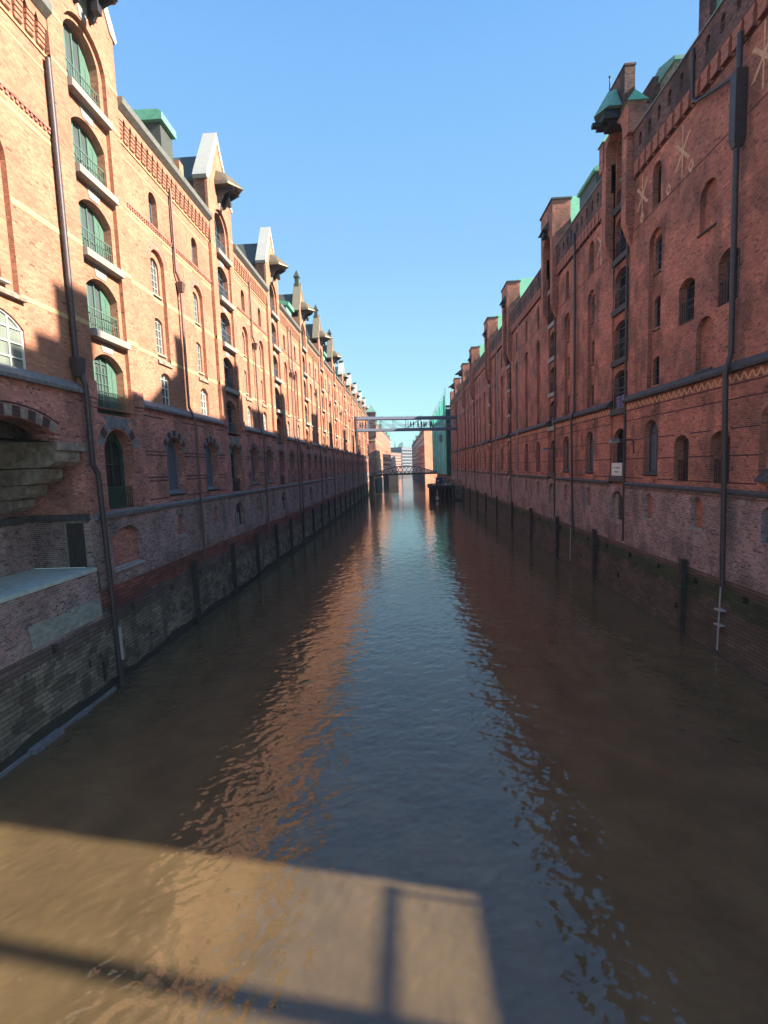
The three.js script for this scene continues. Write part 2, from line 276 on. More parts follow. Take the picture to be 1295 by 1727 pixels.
// ------------------------------------------------------------------ left row of warehouses
const STOREY = [11.05, 14.35, 17.4, 20.45, 23.5];
const ROOFY = 25.05;
function corbelRow(b, x0, x1, near, wood) {
  const n = Math.max(1, Math.round((x1 - x0) / .476)), p = (x1 - x0) / n;
  const cg = once('corbelL', () => fin([0, 1, 2, 3].map((i) => box(-.165, .165, 23.72 + i * .17, 23.72 + i * .17 + .13, -.05, .075 + i * .022)).concat([box(-.14, .14, 23.7, 24.42, -.05, .06)])));
  if (near) for (let i = 0; i < n; i++) mesh('corbel', cg, M.brickSun, b, [x0 + (i + .5) * p, 0, 0]);
  else { const l = []; for (let i = 0; i < n; i++) l.push(cg.clone().translate(x0 + (i + .5) * p, 0, 0)); mesh('corbel_row', l, M.brickSun, b).userData.kind = 'stuff'; }
  const pts = [[x0, 24.78], [x0, 24.4]]; for (let i = 0; i < n; i++) { const c = x0 + i * p; if (i > 0) pts.push([c - .09, 24.4], [c - .05, 24.5], [c, 24.62], [c + .05, 24.5], [c + .09, 24.4]); } pts.push([x1, 24.4], [x1, 24.78]);
  mesh('corbel_band', [slab(poly(pts), -.05, .16)], M.brickSun, b);
  mesh('string_course', [run([[-.05, 23.52], [.05, 23.52], [.05, 23.6], [-.05, 23.66]], x0, x1)], M.cream, b);
}
function leftWall(b, u0, u1, cols, o = {}) {                          // plain bay between two crane gables
  const [x0, x1] = span(b, u0, u1), cx = cols.map((u) => b.L(u)), near = u0 < 62;
  const w1 = [], w2 = [], gr = [], ba = [];
  for (const x of cx) {
    w1.push(hole(x, .68, 14.4, 19.3, .67), hole(x, .4, 21.15, 22.35, .4), hole(x, .55, 12.15, 13.5, .3));
    w2.push(hole(x, .44, 17.85, 19.2, .4), hole(x, .44, 14.85, 16.45, .16), hole(x, .4, 21.15, 22.35, .4), hole(x, .55, 12.15, 13.5, .3));
    gr.push(hole(x, .95, 7.35, 9.55, .92)); ba.push(hole(x, .42, 5.2, 6.0, .38));
  }
  if (o.near) { const x = b.L(14.2); w1.push(hole(x, 1.2, 14.5, 18.7, 1.15), hole(b.L(14.3), 1.12, 11.98, 13.4, .5)); w2.push(hole(x, .78, 17.9, 18.9, .55), hole(x, .78, 14.9, 16.2, .3), hole(b.L(14.3), 1.12, 11.98, 13.4, .5)); }
  mesh('wall', [slab(rect(x0, x1, 11.9, ROOFY), -.2, 0, w1), slab(rect(x0, x1, 11.9, ROOFY), -.5, -.198, w2)], M.brickSun, b);
  if (!o.near) {
    mesh('ground_wall', [slab(rect(x0, x1, 7.05, 11.9), -.45, .2, gr)], M.brickLow, b);
    mesh('base_wall', [slab(rect(x0, x1, 4.0, 6.82), -.3, .22, ba)], M.brickBase, b);
  }
  const cuts = (hw) => { const e = [x0]; const all = cx.map((x) => [x - hw, x + hw]).sort((p, q) => p[0] - q[0]); all.forEach(([p, q]) => e.push(p, q)); e.push(x1); const r = []; for (let i = 0; i < e.length; i += 2) if (e[i + 1] - e[i] > .1) r.push([e[i], e[i + 1]]); return r; };
  const bands = [];
  for (const [y, h] of [[17.42, .2], [14.42, .16], [20.45, .14]]) for (const [p, q] of cuts(.68)) if (!(o.near && y < 20)) bands.push(box(p, q, y, y + h, -.05, .012)); else bands.push(box(Math.max(p, b.L(15.45)), q, y, y + h, -.05, .012));
  for (const y of [22.95, 20.72]) for (const [p, q] of cuts(y > 22 && y < 23 ? 0 : 0)) bands.push(box(p, q, y, y + .07, -.05, .01));
  for (const x of cx) bands.push(box(x - .68, x + .68, 17.42, 17.6, -.3, -.185));
  many('cream_band', bands, M.cream, b);
  for (const x of cx) mesh('sill_panel', [run([[-.05, 14.18], [.1, 14.18], [.1, 14.32], [-.12, 14.52]], x - .72, x + .72)], M.plaster, b);
  if (!o.near) { const dk = []; for (const y of [9.62, 9.44, 8.36, 8.18, 11.3, 7.3]) for (const [p, q] of cuts(.97)) dk.push(box(p, q, y, y + .06, .1, .206)); many('dark_band', dk, M.purple, b); }
  const teeth = []; for (let x = x0 + .1; x < x1 - .1; x += near ? .2 : .4) teeth.push(box(x - .05, x + .05, 20.86, 20.98, -.03, .05)); teeth.push(box(x0, x1, 20.98, 21.06, -.03, .07));
  mesh('dentil_frieze', teeth, M.brickLow, b).userData.kind = 'stuff';
  mesh('ledge', [run([[-.1, 11.68], [.36, 11.68], [.38, 11.8], [.03, 12.12], [-.1, 12.12]], x0, x1)], M.stoneGrey, b);
  if (!o.near) mesh('string_course', [run([[-.1, 6.82], [.3, 6.82], [.33, 6.98], [.22, 7.06], [-.1, 7.06]], x0, x1)], M.stoneGrey, b);
  corbelRow(b, x0, x1, near);
  mesh('cornice', [run([[-.3, 24.78], [.2, 24.78], [.42, 24.95], [.46, 25.2], [.36, 25.22], [-.3, 25.22]], x0, x1)], M.zinc, b);
  for (const u of cols) {
    win(b, u, 21.15, .4, 1.2, .4, -.34, { nx: 1, ny: 2, frame: M.shutter });
    win(b, u, 17.85, .44, 1.35, .4, -.36, { nx: 3, ny: 4, t: .035, frame: M.offwhite, sill: .26 });
    win(b, u, 14.85, .44, 1.6, .16, -.36, { nx: 3, ny: 4, t: .035, frame: M.offwhite, sill: .26 });
    win(b, u, 12.15, .55, 1.35, .3, -.24, { nx: 3, ny: 3, t: .055, frame: M.white });
    if (!o.near) {
      win(b, u, 7.62, .93, 1.95, .9, -.28, { nx: 2, ny: 1, t: .07, pane: M.shutter, frame: M.bluish, sill: .5, sillMat: M.stoneGrey });
      mesh('blind_niche', once('niche', () => fin([slab(rect(-.5, .5, 5.1, 6.5), -.2, .06)])), M.brickLow, b, [b.L(u), 0, 0]);
      mesh('niche_sill', once('nsill', () => fin([box(-.45, .45, 5.12, 5.22, -.05, .27), box(-.3, .4, 4.5, 4.56, .1, .25)])), M.stone, b, [b.L(u), 0, 0]);
      if (near) { const vx = b.L(u); for (let i = 0; i < 11; i++) { const a = -1.25 + i * .25; mesh('voussoir', once('vs' + i, () => fin([ringArc(0, 9.55 - .05, 1.0, 1.32, a - .115, a + .115, .1, .212, 2)])), i % 2 ? M.purple : M.stoneGrey, b, [vx, 0, 0]); } }
    }
    const hg = once('archband', () => fin([ringArc(0, 19.3, .72, .9, -1.5, 1.5, -.05, .012, 14), ringArc(0, 19.3, .98, 1.04, -1.5, 1.5, -.05, .01, 14)])); mesh('arch_band', hg, M.brickLow, b, [b.L(u), 0, 0]);
  }
}
function doorsLeft(b, u, kind) {
  STOREY.forEach((y, k) => {
    const top = k === 4, sp = top ? 1.75 : k === 0 ? 2.05 : 1.75, ri = top ? 1.02 : .52, hw = 1.02;
    const bright = kind === 'green';
    const p = win(b, u, y + .02, hw, sp, ri, -.36, { nx: 0, ny: 0, name: 'loading_door', pane: bright ? M.glassL : M.glassD });
    if (bright) {
      const leaf = (s) => mesh('door_leaf', once('leaf' + s + k, () => fin([slab(poly(s < 0 ? [[-hw + .02, .02], [-hw + .62, .02], [-hw + .62, sp + ri * .72], [-hw + .3, sp + ri * .45], [-hw + .02, sp]] : [[hw - .02, .02], [hw - .02, sp], [hw - .3, sp + ri * .45], [hw - .62, sp + ri * .72], [hw - .62, .02]]), 0, .05), box(s * (hw - .34), s * (hw - .30), .05, sp, .05, .07)])), M.green, p, [0, 0, .01]);
      leaf(-1); leaf(1);
      mesh('frame', once('mid' + k, () => { const g = [box(-.03, .03, .02, sp + ri * .8, 0, .05)]; if (k === 0) { for (let i = 1; i < 5; i++) g.push(box(-.4, .4, .5 + i * .42, .53 + i * .42, 0, .05)); g.push(box(-.22, -.19, .5, sp, 0, .05), box(.19, .22, .5, sp, 0, .05)); } return fin(g); }), M.green, p, [0, 0, .006]);
    } else mesh('frame', frameGeo(hw, sp, ri, 3, 4, .06, .05), M.shutter, p, [0, 0, .004]);
    mesh('railing', railGeo(hw, 1.0, 14, 0), bright ? M.railGreen : M.shutter, p, [0, 0, .30]);
    if (k > 0) mesh('sill', once('gs' + top, () => fin([box(-1.22, 1.22, -.28, 0, .0, .74)])), M.stoneWhite, p, [0, 0, 0]);
    else mesh('sill', once('gs0', () => fin([box(-1.02, 1.02, -.16, 0, .0, .5)])), M.stoneGrey, p, [0, 0, 0]);
    if (!top) mesh('keystone', once('ks' + k, () => fin([slab(poly([[-.32, sp + ri + .04], [.32, sp + ri + .04], [.46, 2.94], [-.46, 2.94]]), .2, .42)])), M.stone, p, [0, 0, 0]);
  });
  // ground floor door
  const g = win(b, u, 7.1, 1.0, 2.45, .92, -.36, { nx: 0, ny: 0, name: 'ground_door', pane: M.glassD });
  mesh('frame', once('gframe', () => fin([slab(archShape(0, 1.0, 0, 2.45, .92), 0, .06, [hole(.2, .62, .98, 2.5, .45)]), box(.18, .23, 1, 2.9, 0, .07), box(-.4, .8, 1.9, 1.95, 0, .07)])), kind === 'green' ? M.greenDark : M.shutter, g, [0, 0, .004]);
  mesh('railing', railGeo(1.0, .95, 12, 0), kind === 'green' ? M.greenDark : M.iron, g, [0, 0, .35]);
}
function hoodShape() { return fin([hull([[-.85, 0, 0], [.85, 0, 0], [.85, 0, .95], [0, 0, 1.7], [-.85, 0, .95], [-.85, .28, 0], [.85, .28, 0], [.82, .2, .92], [0, .12, 1.62], [-.82, .2, .92], [-.42, 1.12, 0], [.42, 1.12, 0], [.3, 1.0, .55], [-.3, 1.0, .55], [0, .85, .9]])]); }
function gableLeft(b, u, style, kind) {
  const x = b.L(u), hw = 2.05, pin = style === 'pin', teal = style === 'teal';
  const eave = teal ? 27.4 : 27.7, apex = teal ? 29.8 : pin ? 30.9 : 31.1, ehw = pin ? 1.55 : 1.95;
  const outer = pin || teal ? poly([[x - hw, 11.3], [x + hw, 11.3], [x + hw, 25.3], [x + ehw, 25.6], [x + ehw, eave], [x + .22, apex], [x - .22, apex], [x - ehw, eave], [x - ehw, 25.6], [x - hw, 25.3]]) : poly([[x - hw, 11.3], [x + hw, 11.3], [x + hw, eave], [x, apex], [x - hw, eave]]);
  const front = slab(outer, .03, .206, [hole(x, 1.25, 11.32, 25.2, 1.25)]);
  const backHoles = STOREY.map((y, k) => hole(x, 1.02, y, y + (k === 4 ? 1.75 : k === 0 ? 2.05 : 1.75), k === 4 ? 1.02 : .52)); backHoles[0] = hole(x, 1.02, 11.31, 13.1, .52);
  mesh('ground_wall', [slab(rect(x - hw, x + hw, 7.05, 11.3), .03, .206, [hole(x, 1.05, 7.1, 9.55, .95), hole(x, 1.25, 11.06, 11.29, 0)]), slab(rect(x - hw, x + hw, 7.05, 11.3), -.6, .032, [hole(x, 1.02, 7.1, 9.55, .93), hole(x, 1.02, 11.05, 11.29, 0)])], M.brickLow, b);
  const bodyTop = pin || teal ? 26.9 : 27.7;
  const body = slab(rect(x - ehw, x + ehw, 11.3, bodyTop), -.75, .032, backHoles);
  const cap = slab(poly([[x - ehw, eave - .05], [x + ehw, eave - .05], [x, apex - .1]]), -.75, .032);
  const p = mesh('crane_gable', [front, body, cap], M.brickSun, b);
  mesh('base_wall', [slab(rect(x - hw, x + hw, 4.0, 6.82), -.3, .22, [kind === 'green' ? hole(x, 1.08, 4.62, 5.85, .5) : hole(x, .98, 4.62, 5.6, .75)])], M.brickBase, b);
  if (kind === 'green') { mesh('blind_arch', [slab(rect(x - 1.2, x + 1.2, 4.5, 6.4), -.2, .02)], M.brickLow, b); mesh('niche_sill', [run([[-.05, 4.5], [.3, 4.5], [.3, 4.56], [0, 4.68]], x - 1.1, x + 1.1)], M.stone, b); }
  else { const d = mesh('cellar_door', [slab(rect(x - 1.1, x + 1.1, 4.5, 6.4), -.25, -.1)], M.timber, b); mesh('frame', [box(x - .06, x + .06, 4.65, 6.3, -.1, -.04), box(x + .3, x + .5, 4.65, 5.5, -.1, -.05)], M.stone, d); }
  mesh('string_course', [run([[-.1, 6.82], [.34, 6.82], [.38, 7.0], [.22, 7.06], [-.1, 7.06]], x - hw, x + hw)], M.stoneGrey, b);
  doorsLeft(b, u, kind);
  for (const s of [-1, 1]) { const kx = x + s * 1.66; many('kneeler', [[.30, 11.62, 12.3], [.26, 11.45, 11.6], [.24, 11.28, 11.43]].map(([w, a, c]) => box(kx - .38, kx + .38, a, c, .1, w)), M.brickLow, b); }
  if (u < 62) for (let i = 0; i < 9; i++) { const a = -1.2 + i * .3; mesh('voussoir', once('gv' + i, () => fin([ringArc(0, 9.5, 1.08, 1.44, a - .14, a + .14, .1, .216, 2)])), i % 2 ? M.purple : M.stoneGrey, b, [x, 0, 0]); }
  mesh('keystone', [slab(poly([[x - .5, 10.55], [x + .5, 10.55], [x + 1.0, 11.0], [x - 1.0, 11.0]]), .1, .22)], M.stoneGrey, b);
  mesh('keystone', [slab(poly([[x - .22, 26.5], [x + .22, 26.5], [x + .34, 27.5], [x - .34, 27.5]]), .1, .235)], M.stone, b);
  many('band', [box(x - hw, x - 1.26, 25.2, 25.34, .1, .222), box(x + 1.26, x + hw, 25.2, 25.34, .1, .222), box(x - hw, x - 1.26, 23.5, 23.62, .1, .218), box(x + 1.26, x + hw, 23.5, 23.62, .1, .218), box(x - hw, x - 1.26, 17.42, 17.6, .1, .216), box(x + 1.26, x + hw, 17.42, 17.6, .1, .216), box(x - hw, x - 1.26, 14.42, 14.6, .1, .216), box(x + 1.26, x + hw, 14.42, 14.6, .1, .216)], M.cream, b);
  // coping, roof behind, hoist hood
  const cw = pin ? .2 : .16, cm = pin ? M.tileGrey : M.zincBright, y0 = eave - .25, ex = ehw + .14;
  for (const s of [-1, 1]) mesh('coping', [slab(poly([[x + s * (ehw - .12), eave - .12], [x + s * (ehw + .22), eave - .3], [x + s * (ehw + .34), eave - .12], [x + s * (ehw + .1), eave + .35], [x, apex + .42], [x, apex - .2]]), -.66, .27)], cm, p);
  if (pin) mesh('pinnacle', [box(x - .24, x + .24, apex - .6, apex + 1.1, -.5, -.02), hull([[x - .36, apex + 1.1, -.62], [x + .36, apex + 1.1, -.62], [x - .36, apex + 1.1, .1], [x + .36, apex + 1.1, .1], [x, apex + 2.0, -.26]])], M.slate, p);
  if (teal) mesh('pinnacle', [box(x - .3, x + .3, apex, apex + .35, -.5, .2), box(x - .42, x + .42, apex + .35, apex + .5, -.6, .3)], M.slate, p);
  const ridge = teal ? 29.2 : 30.1, rh = pin ? 1.75 : 1.95, ce = teal ? 26.4 : 27.4;
  mesh('cross_wall', [box(x - rh + .1, x + rh - .1, 25, ce + .1, -5.6, -.76)], M.brickParapet, b);
  mesh('cross_roof', [slab(poly([[x - rh, ce], [x - rh, ce + .2], [x, ridge], [x + rh, ce + .2], [x + rh, ce], [x, ridge - .25]]), -6, -.76)], teal ? M.copperDull : M.slate, b);
  const hy = teal ? 27.0 : pin ? 27.9 : 27.75, h = mesh('hoist_hood', once('hood', hoodShape), teal ? M.zinc : M.hood, p, [x, hy, .2]);
  if (teal) h.scale.set(.7, .7, .8);
  mesh('finial', once('finial', () => tube([[0, 1.05, .35], [0, 1.5, .35]], .03, 5)), M.hood, h, [0, 0, 0]);
  mesh('hoist_bracket', once('hbr', () => fin([-.45, .45].map((s) => slab(poly([[0, 0], [1.25, 0], [1.1, -.22], [.5, -.5], [.2, -.95], [0, -1.0]]), s - .06, s + .06).rotateY(-Math.PI / 2)).concat([box(-.6, .6, -.14, 0, 0, 1.2), box(-.06, .06, -.75, -.1, .55, .7), box(-.14, .14, -1.05, -.72, .5, .76)]))), M.iron, h, [0, 0, 0]);
}
function mainRoof(b, u0, u1, mat) { const [x0, x1] = span(b, u0, u1); mesh('roof', [run([[-.9, 25.0], [-.9, 25.2], [-7.5, 28.2], [-15, 28.4], [-15, 28.1], [-7.5, 27.9]], x0, x1), box(x0, x1, 4, 24.9, -15, -14.6)], mat, b); }
function endWalls(b, u0, u1, y0) { const [x0, x1] = span(b, u0, u1); many('side_wall', [box(x0 + .002, x0 + .3, y0, 25, -15, -.5), box(x1 - .3, x1 - .002, y0, 25, -15, -.5)], M.brickLow, b); }
function leftBlock(name, label, u0, u1, gables, cols, pipes, o = {}) {
  const b = building(name, label, -1, u0);
  let edges = [u0]; for (const g of gables) edges.push(g[0] - 2.05, g[0] + 2.05); edges.push(u1);
  for (let i = 0; i < edges.length; i += 2) { if (edges[i + 1] - edges[i] < .3) continue; const c = cols.filter((u) => u > edges[i] && u < edges[i + 1]); leftWall(b, edges[i], edges[i + 1], c, { near: o.near && i === 0 }); }
  for (const [u, st, kd] of gables) gableLeft(b, u, st, kd);
  for (const u of pipes) pipeRun(b, u, [[0, 23.9, .14], [0, 19.6, .14], [.25, 19.2, .2], [.25, 12.3, .2], [.25, 11.6, .5], [.25, 3.2, .5]], .075, M.pipe, [18.6, .25, .22]);
  mainRoof(b, u0, u1, o.roof || M.slate); endWalls(b, u0, u1, 4);
  return b;
}
const A = leftBlock('warehouse', 'nearest left warehouse, brick, with green loading doors and a stone-corbelled arch', 8, 27.6, [[19.75, 'white', 'green']], [24.65], [26.4], { near: true });
{ // details of the nearest left warehouse
  const b = A, x = b.L(14.2), xe = b.L(17.7);
  for (const [y, hw, sp, ri] of [[17.9, .78, 1.0, .55], [14.9, .78, 1.3, .3]]) win(b, 14.2, y, hw, sp, ri, -.36, { nx: 4, ny: 3, t: .04, pane: M.glassPale, frame: M.offwhite, sill: .4 });
  win(b, 14.3, 11.98, 1.12, 1.42, .5, -.12, { nx: 4, ny: 3, t: .055, pane: M.glassPale, frame: M.white, sill: .3 });
  mesh('sill_panel', [run([[-.05, 14.3], [.18, 14.3], [.18, 14.4], [-.14, 14.62]], x - 1.3, x + 1.3)], M.plaster, b);
  // arched bay over the landing
  mesh('ground_wall', [slab(rect(0, xe, 7.05 + 2.75, 11.9), -.6, .2, [hole(x, 1.86, 9.8, 10.07, .42)]), box(0, x - 1.86, 5, 9.8, -2.3, .2)], M.brickLow, b);
  for (let i = 0; i < 13; i++) { const R = (1.86 * 1.86 + .42 * .42) / .84, am = Math.asin(1.86 / R), a = -am + (i + .5) * 2 * am / 13; mesh('voussoir', [ringArc(x, 10.49 - R, R + .02, R + .36, a - am / 13 * .94, a + am / 13 * .94, -.3, .215, 2)], i % 2 ? M.purple : M.plaster, b); }
  mesh('arch_band', [ringArc(x, 10.49 - (1.86 * 1.86 + .42 * .42) / .84, 4.33 + .4, 4.33 + .46, -.46, .46, 0, .21, 12)], M.purple, b);
  mesh('impost', [box(x + 1.85, xe, 9.5, 9.8, -2.2, .26)], M.plaster, b);
  [[9.5, 8.9, .16], [8.86, 8.3, -.48], [8.27, 7.78, -1.05], [7.75, 7.3, -1.5]].forEach(([t, y, w], i) => mesh('corbel_stone', [run([[-2.25, y], [w - .5, y], [w - .22, y + .06], [w - .05, y + .2], [w, y + .38], [w, t], [-2.25, t]], x + 1.86 + i * .0, x + 3.1 - i * .12)], M.plaster, b));
  mesh('bay_wall', [box(0, xe, 5, 11, -2.6, -2.24), box(xe - .22, xe - .02, 5, 7, -2.24, .2)], M.brickBase, b);
  mesh('ground_wall', [box(xe - .22, xe - .02, 7, 9.5, -2.24, .2)], M.brickLow, b);
  mesh('bay_ceiling', [box(0, xe, 10.6, 10.9, -2.3, -.5)], M.stoneDark, b);
  mesh('string_course', [run([[-2.3, 6.85], [-2.12, 6.85], [-2.12, 7.1], [-2.3, 7.1]], 0, xe - .2), box(xe - .32, xe - .2, 6.85, 7.1, -2.2, .2)], M.stoneDark, b);
  mesh('bay_door', [box(xe - .28, xe - .21, 5.02, 6.75, -.75, -.1)], M.timber, b);
  mesh('door_surround', [box(xe - .27, xe - .215, 6.75, 6.84, -.85, 0), box(xe - .27, xe - .215, 5.02, 6.75, -.85, -.76)], M.plaster, b);
  mesh('downpipe', tube([[b.L(17.62), 23.4, .15], [b.L(17.62), 13, .15], [b.L(17.62), 12.0, .42], [b.L(17.62), 9.0, .42], [b.L(17.85), 8.6, .44], [b.L(17.85), .0, .62]], .1, 8), M.pipeDark, b);
  mesh('pipe_hopper', [hull([[-.2, .7, -.15], [.2, .7, -.15], [-.2, .7, .2], [.2, .7, .2], [-.15, 0, -.1], [.15, 0, -.1], [-.15, 0, .14], [.15, 0, .14]])], M.pipeDark, b, [b.L(17.55), 12.3, .24]);
  mesh('ledge_pipe', tube([[b.L(17.9), 2.4, .7], [b.L(17.9), 1.1, .72]], .07, 6), M.pipeWhite, b);
  // roof dormer beside the downpipe
  const d0 = b.L(26.3), d1 = b.L(27.58);
  const d = mesh('dormer', [box(d0, d1, 25.1, 27.3, -4, -.1)], M.slate, b);
  many('dormer_post', [box(d0 - .05, d0, 25.1, 27.2, -1.3, -1.2), box(d0 - .03, d1, 25.15, 25.4, -.2, -.06)], M.zinc, d);
  mesh('dormer_roof', [run([[.12, 27.25], [.12, 27.62], [-.1, 27.75], [-4.2, 27.85], [-4.2, 27.25]], d0 - .22, d1 + .1)], M.copper, d);
  mesh('pier', [box(d1 + .0, d1 + .5, 24.8, 26.1, -1, .22)], M.brickSun, b);
  mesh('copper_roof', [run([[-3.4, 25.5], [-3.4, 27.3], [-6.5, 30.6], [-7, 30.6], [-7, 25.5]], b.L(22.4), b.L(27.5))], M.zincBright, b);
}
leftBlock('warehouse', 'second left warehouse, orange brick, with one white-coped crane gable', 27.62, 39.6, [[33.6, 'white', 'plain']], [29.35, 37.8], [39.3]);
leftBlock('warehouse', 'third left warehouse, orange brick, second white-coped gable behind a dark roof', 39.62, 52.4, [[46.2, 'white', 'plain']], [42.0, 50.4], [51.6]);
const D = leftBlock('warehouse', 'left warehouse with three stone gables topped by dark pinnacles', 52.42, 90.6, [[59.4, 'pin', 'plain'], [71.6, 'pin', 'plain'], [84, 'pin', 'plain']], [55.1, 63.6, 67.5, 75.6, 79.8, 88], [53.0, 65.6, 77.6, 90]);
for (const u of [54.6, 77.6]) { const d0 = D.L(u), d1 = D.L(u + 2.4), d = mesh('dormer', [box(d0, d1, 25.1, 27.2, -3, -.6)], M.copperDull, D); mesh('dormer_roof', [run([[-.3, 27.15], [-.25, 27.5], [-3.2, 28.2], [-3.2, 27.15]], d0 - .12, d1 + .12)], M.copper, d); }
leftBlock('warehouse', 'far left warehouse beside the glazed footbridge, a row of small green-roofed gables', 90.62, 158, [[97.4, 'teal', 'plain'], [110, 'teal', 'plain'], [122.5, 'teal', 'plain'], [135.5, 'teal', 'plain'], [148.5, 'teal', 'plain']], [93.6, 101.6, 105.8, 114.2, 118.3, 126.8, 131.2, 139.8, 144.2, 153.4], [103.7, 116.2, 128.9, 142], { roof: M.copperDull });

// ------------------------------------------------------------------ right row of warehouses
const RS = [[11.6, 2.0, .34], [14.62, 1.95, .34], [17.72, 1.95, .34], [20.72, 2.1, .34]];
function rightWall(b, u0, u1, cols, o = {}) {
  const [x0, x1] = span(b, u0, u1), cx = cols.map((u) => b.L(u)), near = u0 < 60, w1 = [], w2 = [], gr = [], ba = [];
  for (const x of cx) {
    w1.push(hole(x, .62, 12.26, 19.75, .62), hole(x, .42, 21.45, 23.25, .36));
    w2.push(hole(x, .42, 18.3, 19.65, .4), hole(x, .42, 15.4, 16.8, .18), hole(x, .42, 12.4, 13.7, .18), hole(x, .42, 21.45, 23.25, .36));
    gr.push(hole(x, .74, 7.5, 9.85, .7)); ba.push(hole(x, .42, 5.15, 6.2, .36));
  }
  if (o.near) {
    w1.push(hole(b.L(22), .58, 18.22, 19.75, .52), hole(b.L(20.55), .64, 14.7, 16.5, .36), hole(b.L(23.42), .62, 14.74, 16.45, .3), hole(b.L(21.98), .6, 12.28, 14.1, .5));
    w2.push(hole(b.L(20.55), .64, 14.7, 16.5, .36), hole(b.L(23.42), .62, 14.74, 16.45, .3));
    gr.push(hole(b.L(23.42), .6, 7.3, 9.2, .34), hole(b.L(20.62), .64, 7.3, 9.2, .34), hole(b.L(17.5), .9, 7.5, 9.9, .55));
    ba.push(hole(b.L(22), .42, 5.2, 6.3, .34), hole(b.L(17.6), .5, 5.2, 6.3, .3));
  }
  mesh('wall', [slab(rect(x0, x1, 11.9, 25), -.22, 0, w1), slab(rect(x0, x1, 11.9, 25), -.6, -.218, w2)], M.brickDark, b);
  mesh('ground_wall', [slab(rect(x0, x1, 7.1, 11.9), -.5, .06, gr)], M.brickDark, b);
  mesh('base_wall', [slab(rect(x0, x1, 3.1, 6.88), -.4, .09, ba)], M.brickBase, b);
  const cuts = (hw) => { const e = [x0]; const all = cx.map((x) => [x - hw, x + hw]); if (o.near) for (const u of [23.42, 20.62, 17.5]) all.push([b.L(u) - (u < 18 ? .92 : .64), b.L(u) + (u < 18 ? .92 : .64)]); all.sort((p, q) => p[0] - q[0]).forEach(([p, q]) => e.push(p, q)); e.push(x1); const r = []; for (let i = 0; i < e.length; i += 2) if (e[i + 1] - e[i] > .08) r.push([e[i], e[i + 1]]); return r; };
  const dk = []; for (const y of [9.55, 8.45, 7.34]) for (const [p, q] of cuts(.76)) dk.push(box(p, q, y, y + .055, 0, .068)); dk.push(box(x0, x1, 11.3, 11.36, 0, .07), box(x0, x1, 10.72, 10.77, 0, .068), box(x0, x1, 24.02, 24.08, -.05, .03), box(x0, x1, 21.32, 21.37, -.05, .012));
  many('dark_band', dk, M.purple, b);
  mesh('ledge', [run([[-.1, 11.82], [.3, 11.82], [.33, 11.94], [.02, 12.24], [-.1, 12.24]], x0, x1)], M.stoneDark, b);
  mesh('string_course', [run([[-.1, 6.88], [.17, 6.88], [.2, 7.0], [.08, 7.11], [-.1, 7.11]], x0, x1)], M.stoneDark, b);
  mesh('cable_rail', tube([[x0, 6.78, .14], [x1, 6.78, .14]], .018, 5), M.pipe, b);
  if (near) { const z = []; const n = Math.round((x1 - x0) / .44); for (let i = 0; i < n; i++) { const a = x0 + (x1 - x0) * i / n, c = x0 + (x1 - x0) * (i + 1) / n, m = (a + c) / 2; z.push(bar([a + .03, 11.42, .065], [m, 11.72, .065], .07, .016), bar([m, 11.72, .066], [c - .03, 11.42, .066], .07, .016)); } mesh('zigzag_frieze', z, M.creamDim, b).userData.kind = 'stuff'; }
  // corbel table and battlemented parapet
  const n = Math.max(1, Math.round((x1 - x0) / .65)), p = (x1 - x0) / n, cg = once('corbelR', () => fin([box(-.215, .215, 24.1, 24.66, -.05, .16), box(-.215, .215, 24.1, 24.15, -.05, .19), hull([[-.215, 24.65, -.05], [.215, 24.65, -.05], [-.215, 24.65, .16], [.215, 24.65, .16], [-.322, 24.87, -.05], [.322, 24.87, -.05], [-.322, 24.87, .16], [.322, 24.87, .16]])]));
  if (near) for (let i = 0; i < n; i++) mesh('corbel', cg, M.brickDark, b, [x0 + (i + .5) * p, 0, 0]);
  else { const l = []; for (let i = 0; i < n; i++) l.push(cg.clone().translate(x0 + (i + .5) * p, 0, 0)); mesh('corbel_row', l, M.brickDark, b).userData.kind = 'stuff'; }
  const slots = []; for (let x = x0 + .5; x < x1 - .3; x += .95) slots.push(hole(x, .15, 25.35, 25.85, .16));
  mesh('parapet', [slab(rect(x0, x1, 24.85, 26.42), .03, .17, slots), box(x0, x1, 24.85, 26.42, -.35, .034)], M.brickParapet, b);
  mesh('parapet_coping', [run([[-.4, 26.42], [.24, 26.42], [.24, 26.5], [-.4, 26.58]], x0, x1)], M.zinc, b);
  for (const u of cols) {
    win(b, u, 21.45, .42, 1.8, .36, -.36, { nx: 1, ny: 2, pane: M.glassD, frame: M.iron });
    win(b, u, 18.3, .42, 1.35, .4, -.4, { nx: 2, ny: 3, t: .035, pane: M.glassD, frame: M.shutter, sill: .26, sillMat: M.stoneDark });
    win(b, u, 15.4, .42, 1.4, .18, -.4, { nx: 2, ny: 3, t: .035, pane: M.glassD, frame: M.stoneDark, sill: .26, sillMat: M.stoneDark });
    win(b, u, 12.4, .42, 1.3, .18, -.4, { nx: 2, ny: 3, t: .035, pane: M.glassD, frame: M.stoneDark });
    win(b, u, 7.75, .74, 2.1, .7, -.32, { nx: 2, ny: 1, t: .07, pane: near ? M.shutter : M.glassD, frame: M.stoneDark, sill: .42, sillMat: M.stoneDark });
    mesh('blind_niche', once('nicheR', () => fin([slab(rect(-.5, .5, 5.05, 6.65), -.3, -.1)])), M.brickDark, b, [b.L(u), 0, 0]);
    mesh('niche_sill', once('nsillR', () => fin([box(-.45, .45, 5.08, 5.17, -.1, .13)])), M.stone, b, [b.L(u), 0, 0]);
  }
}
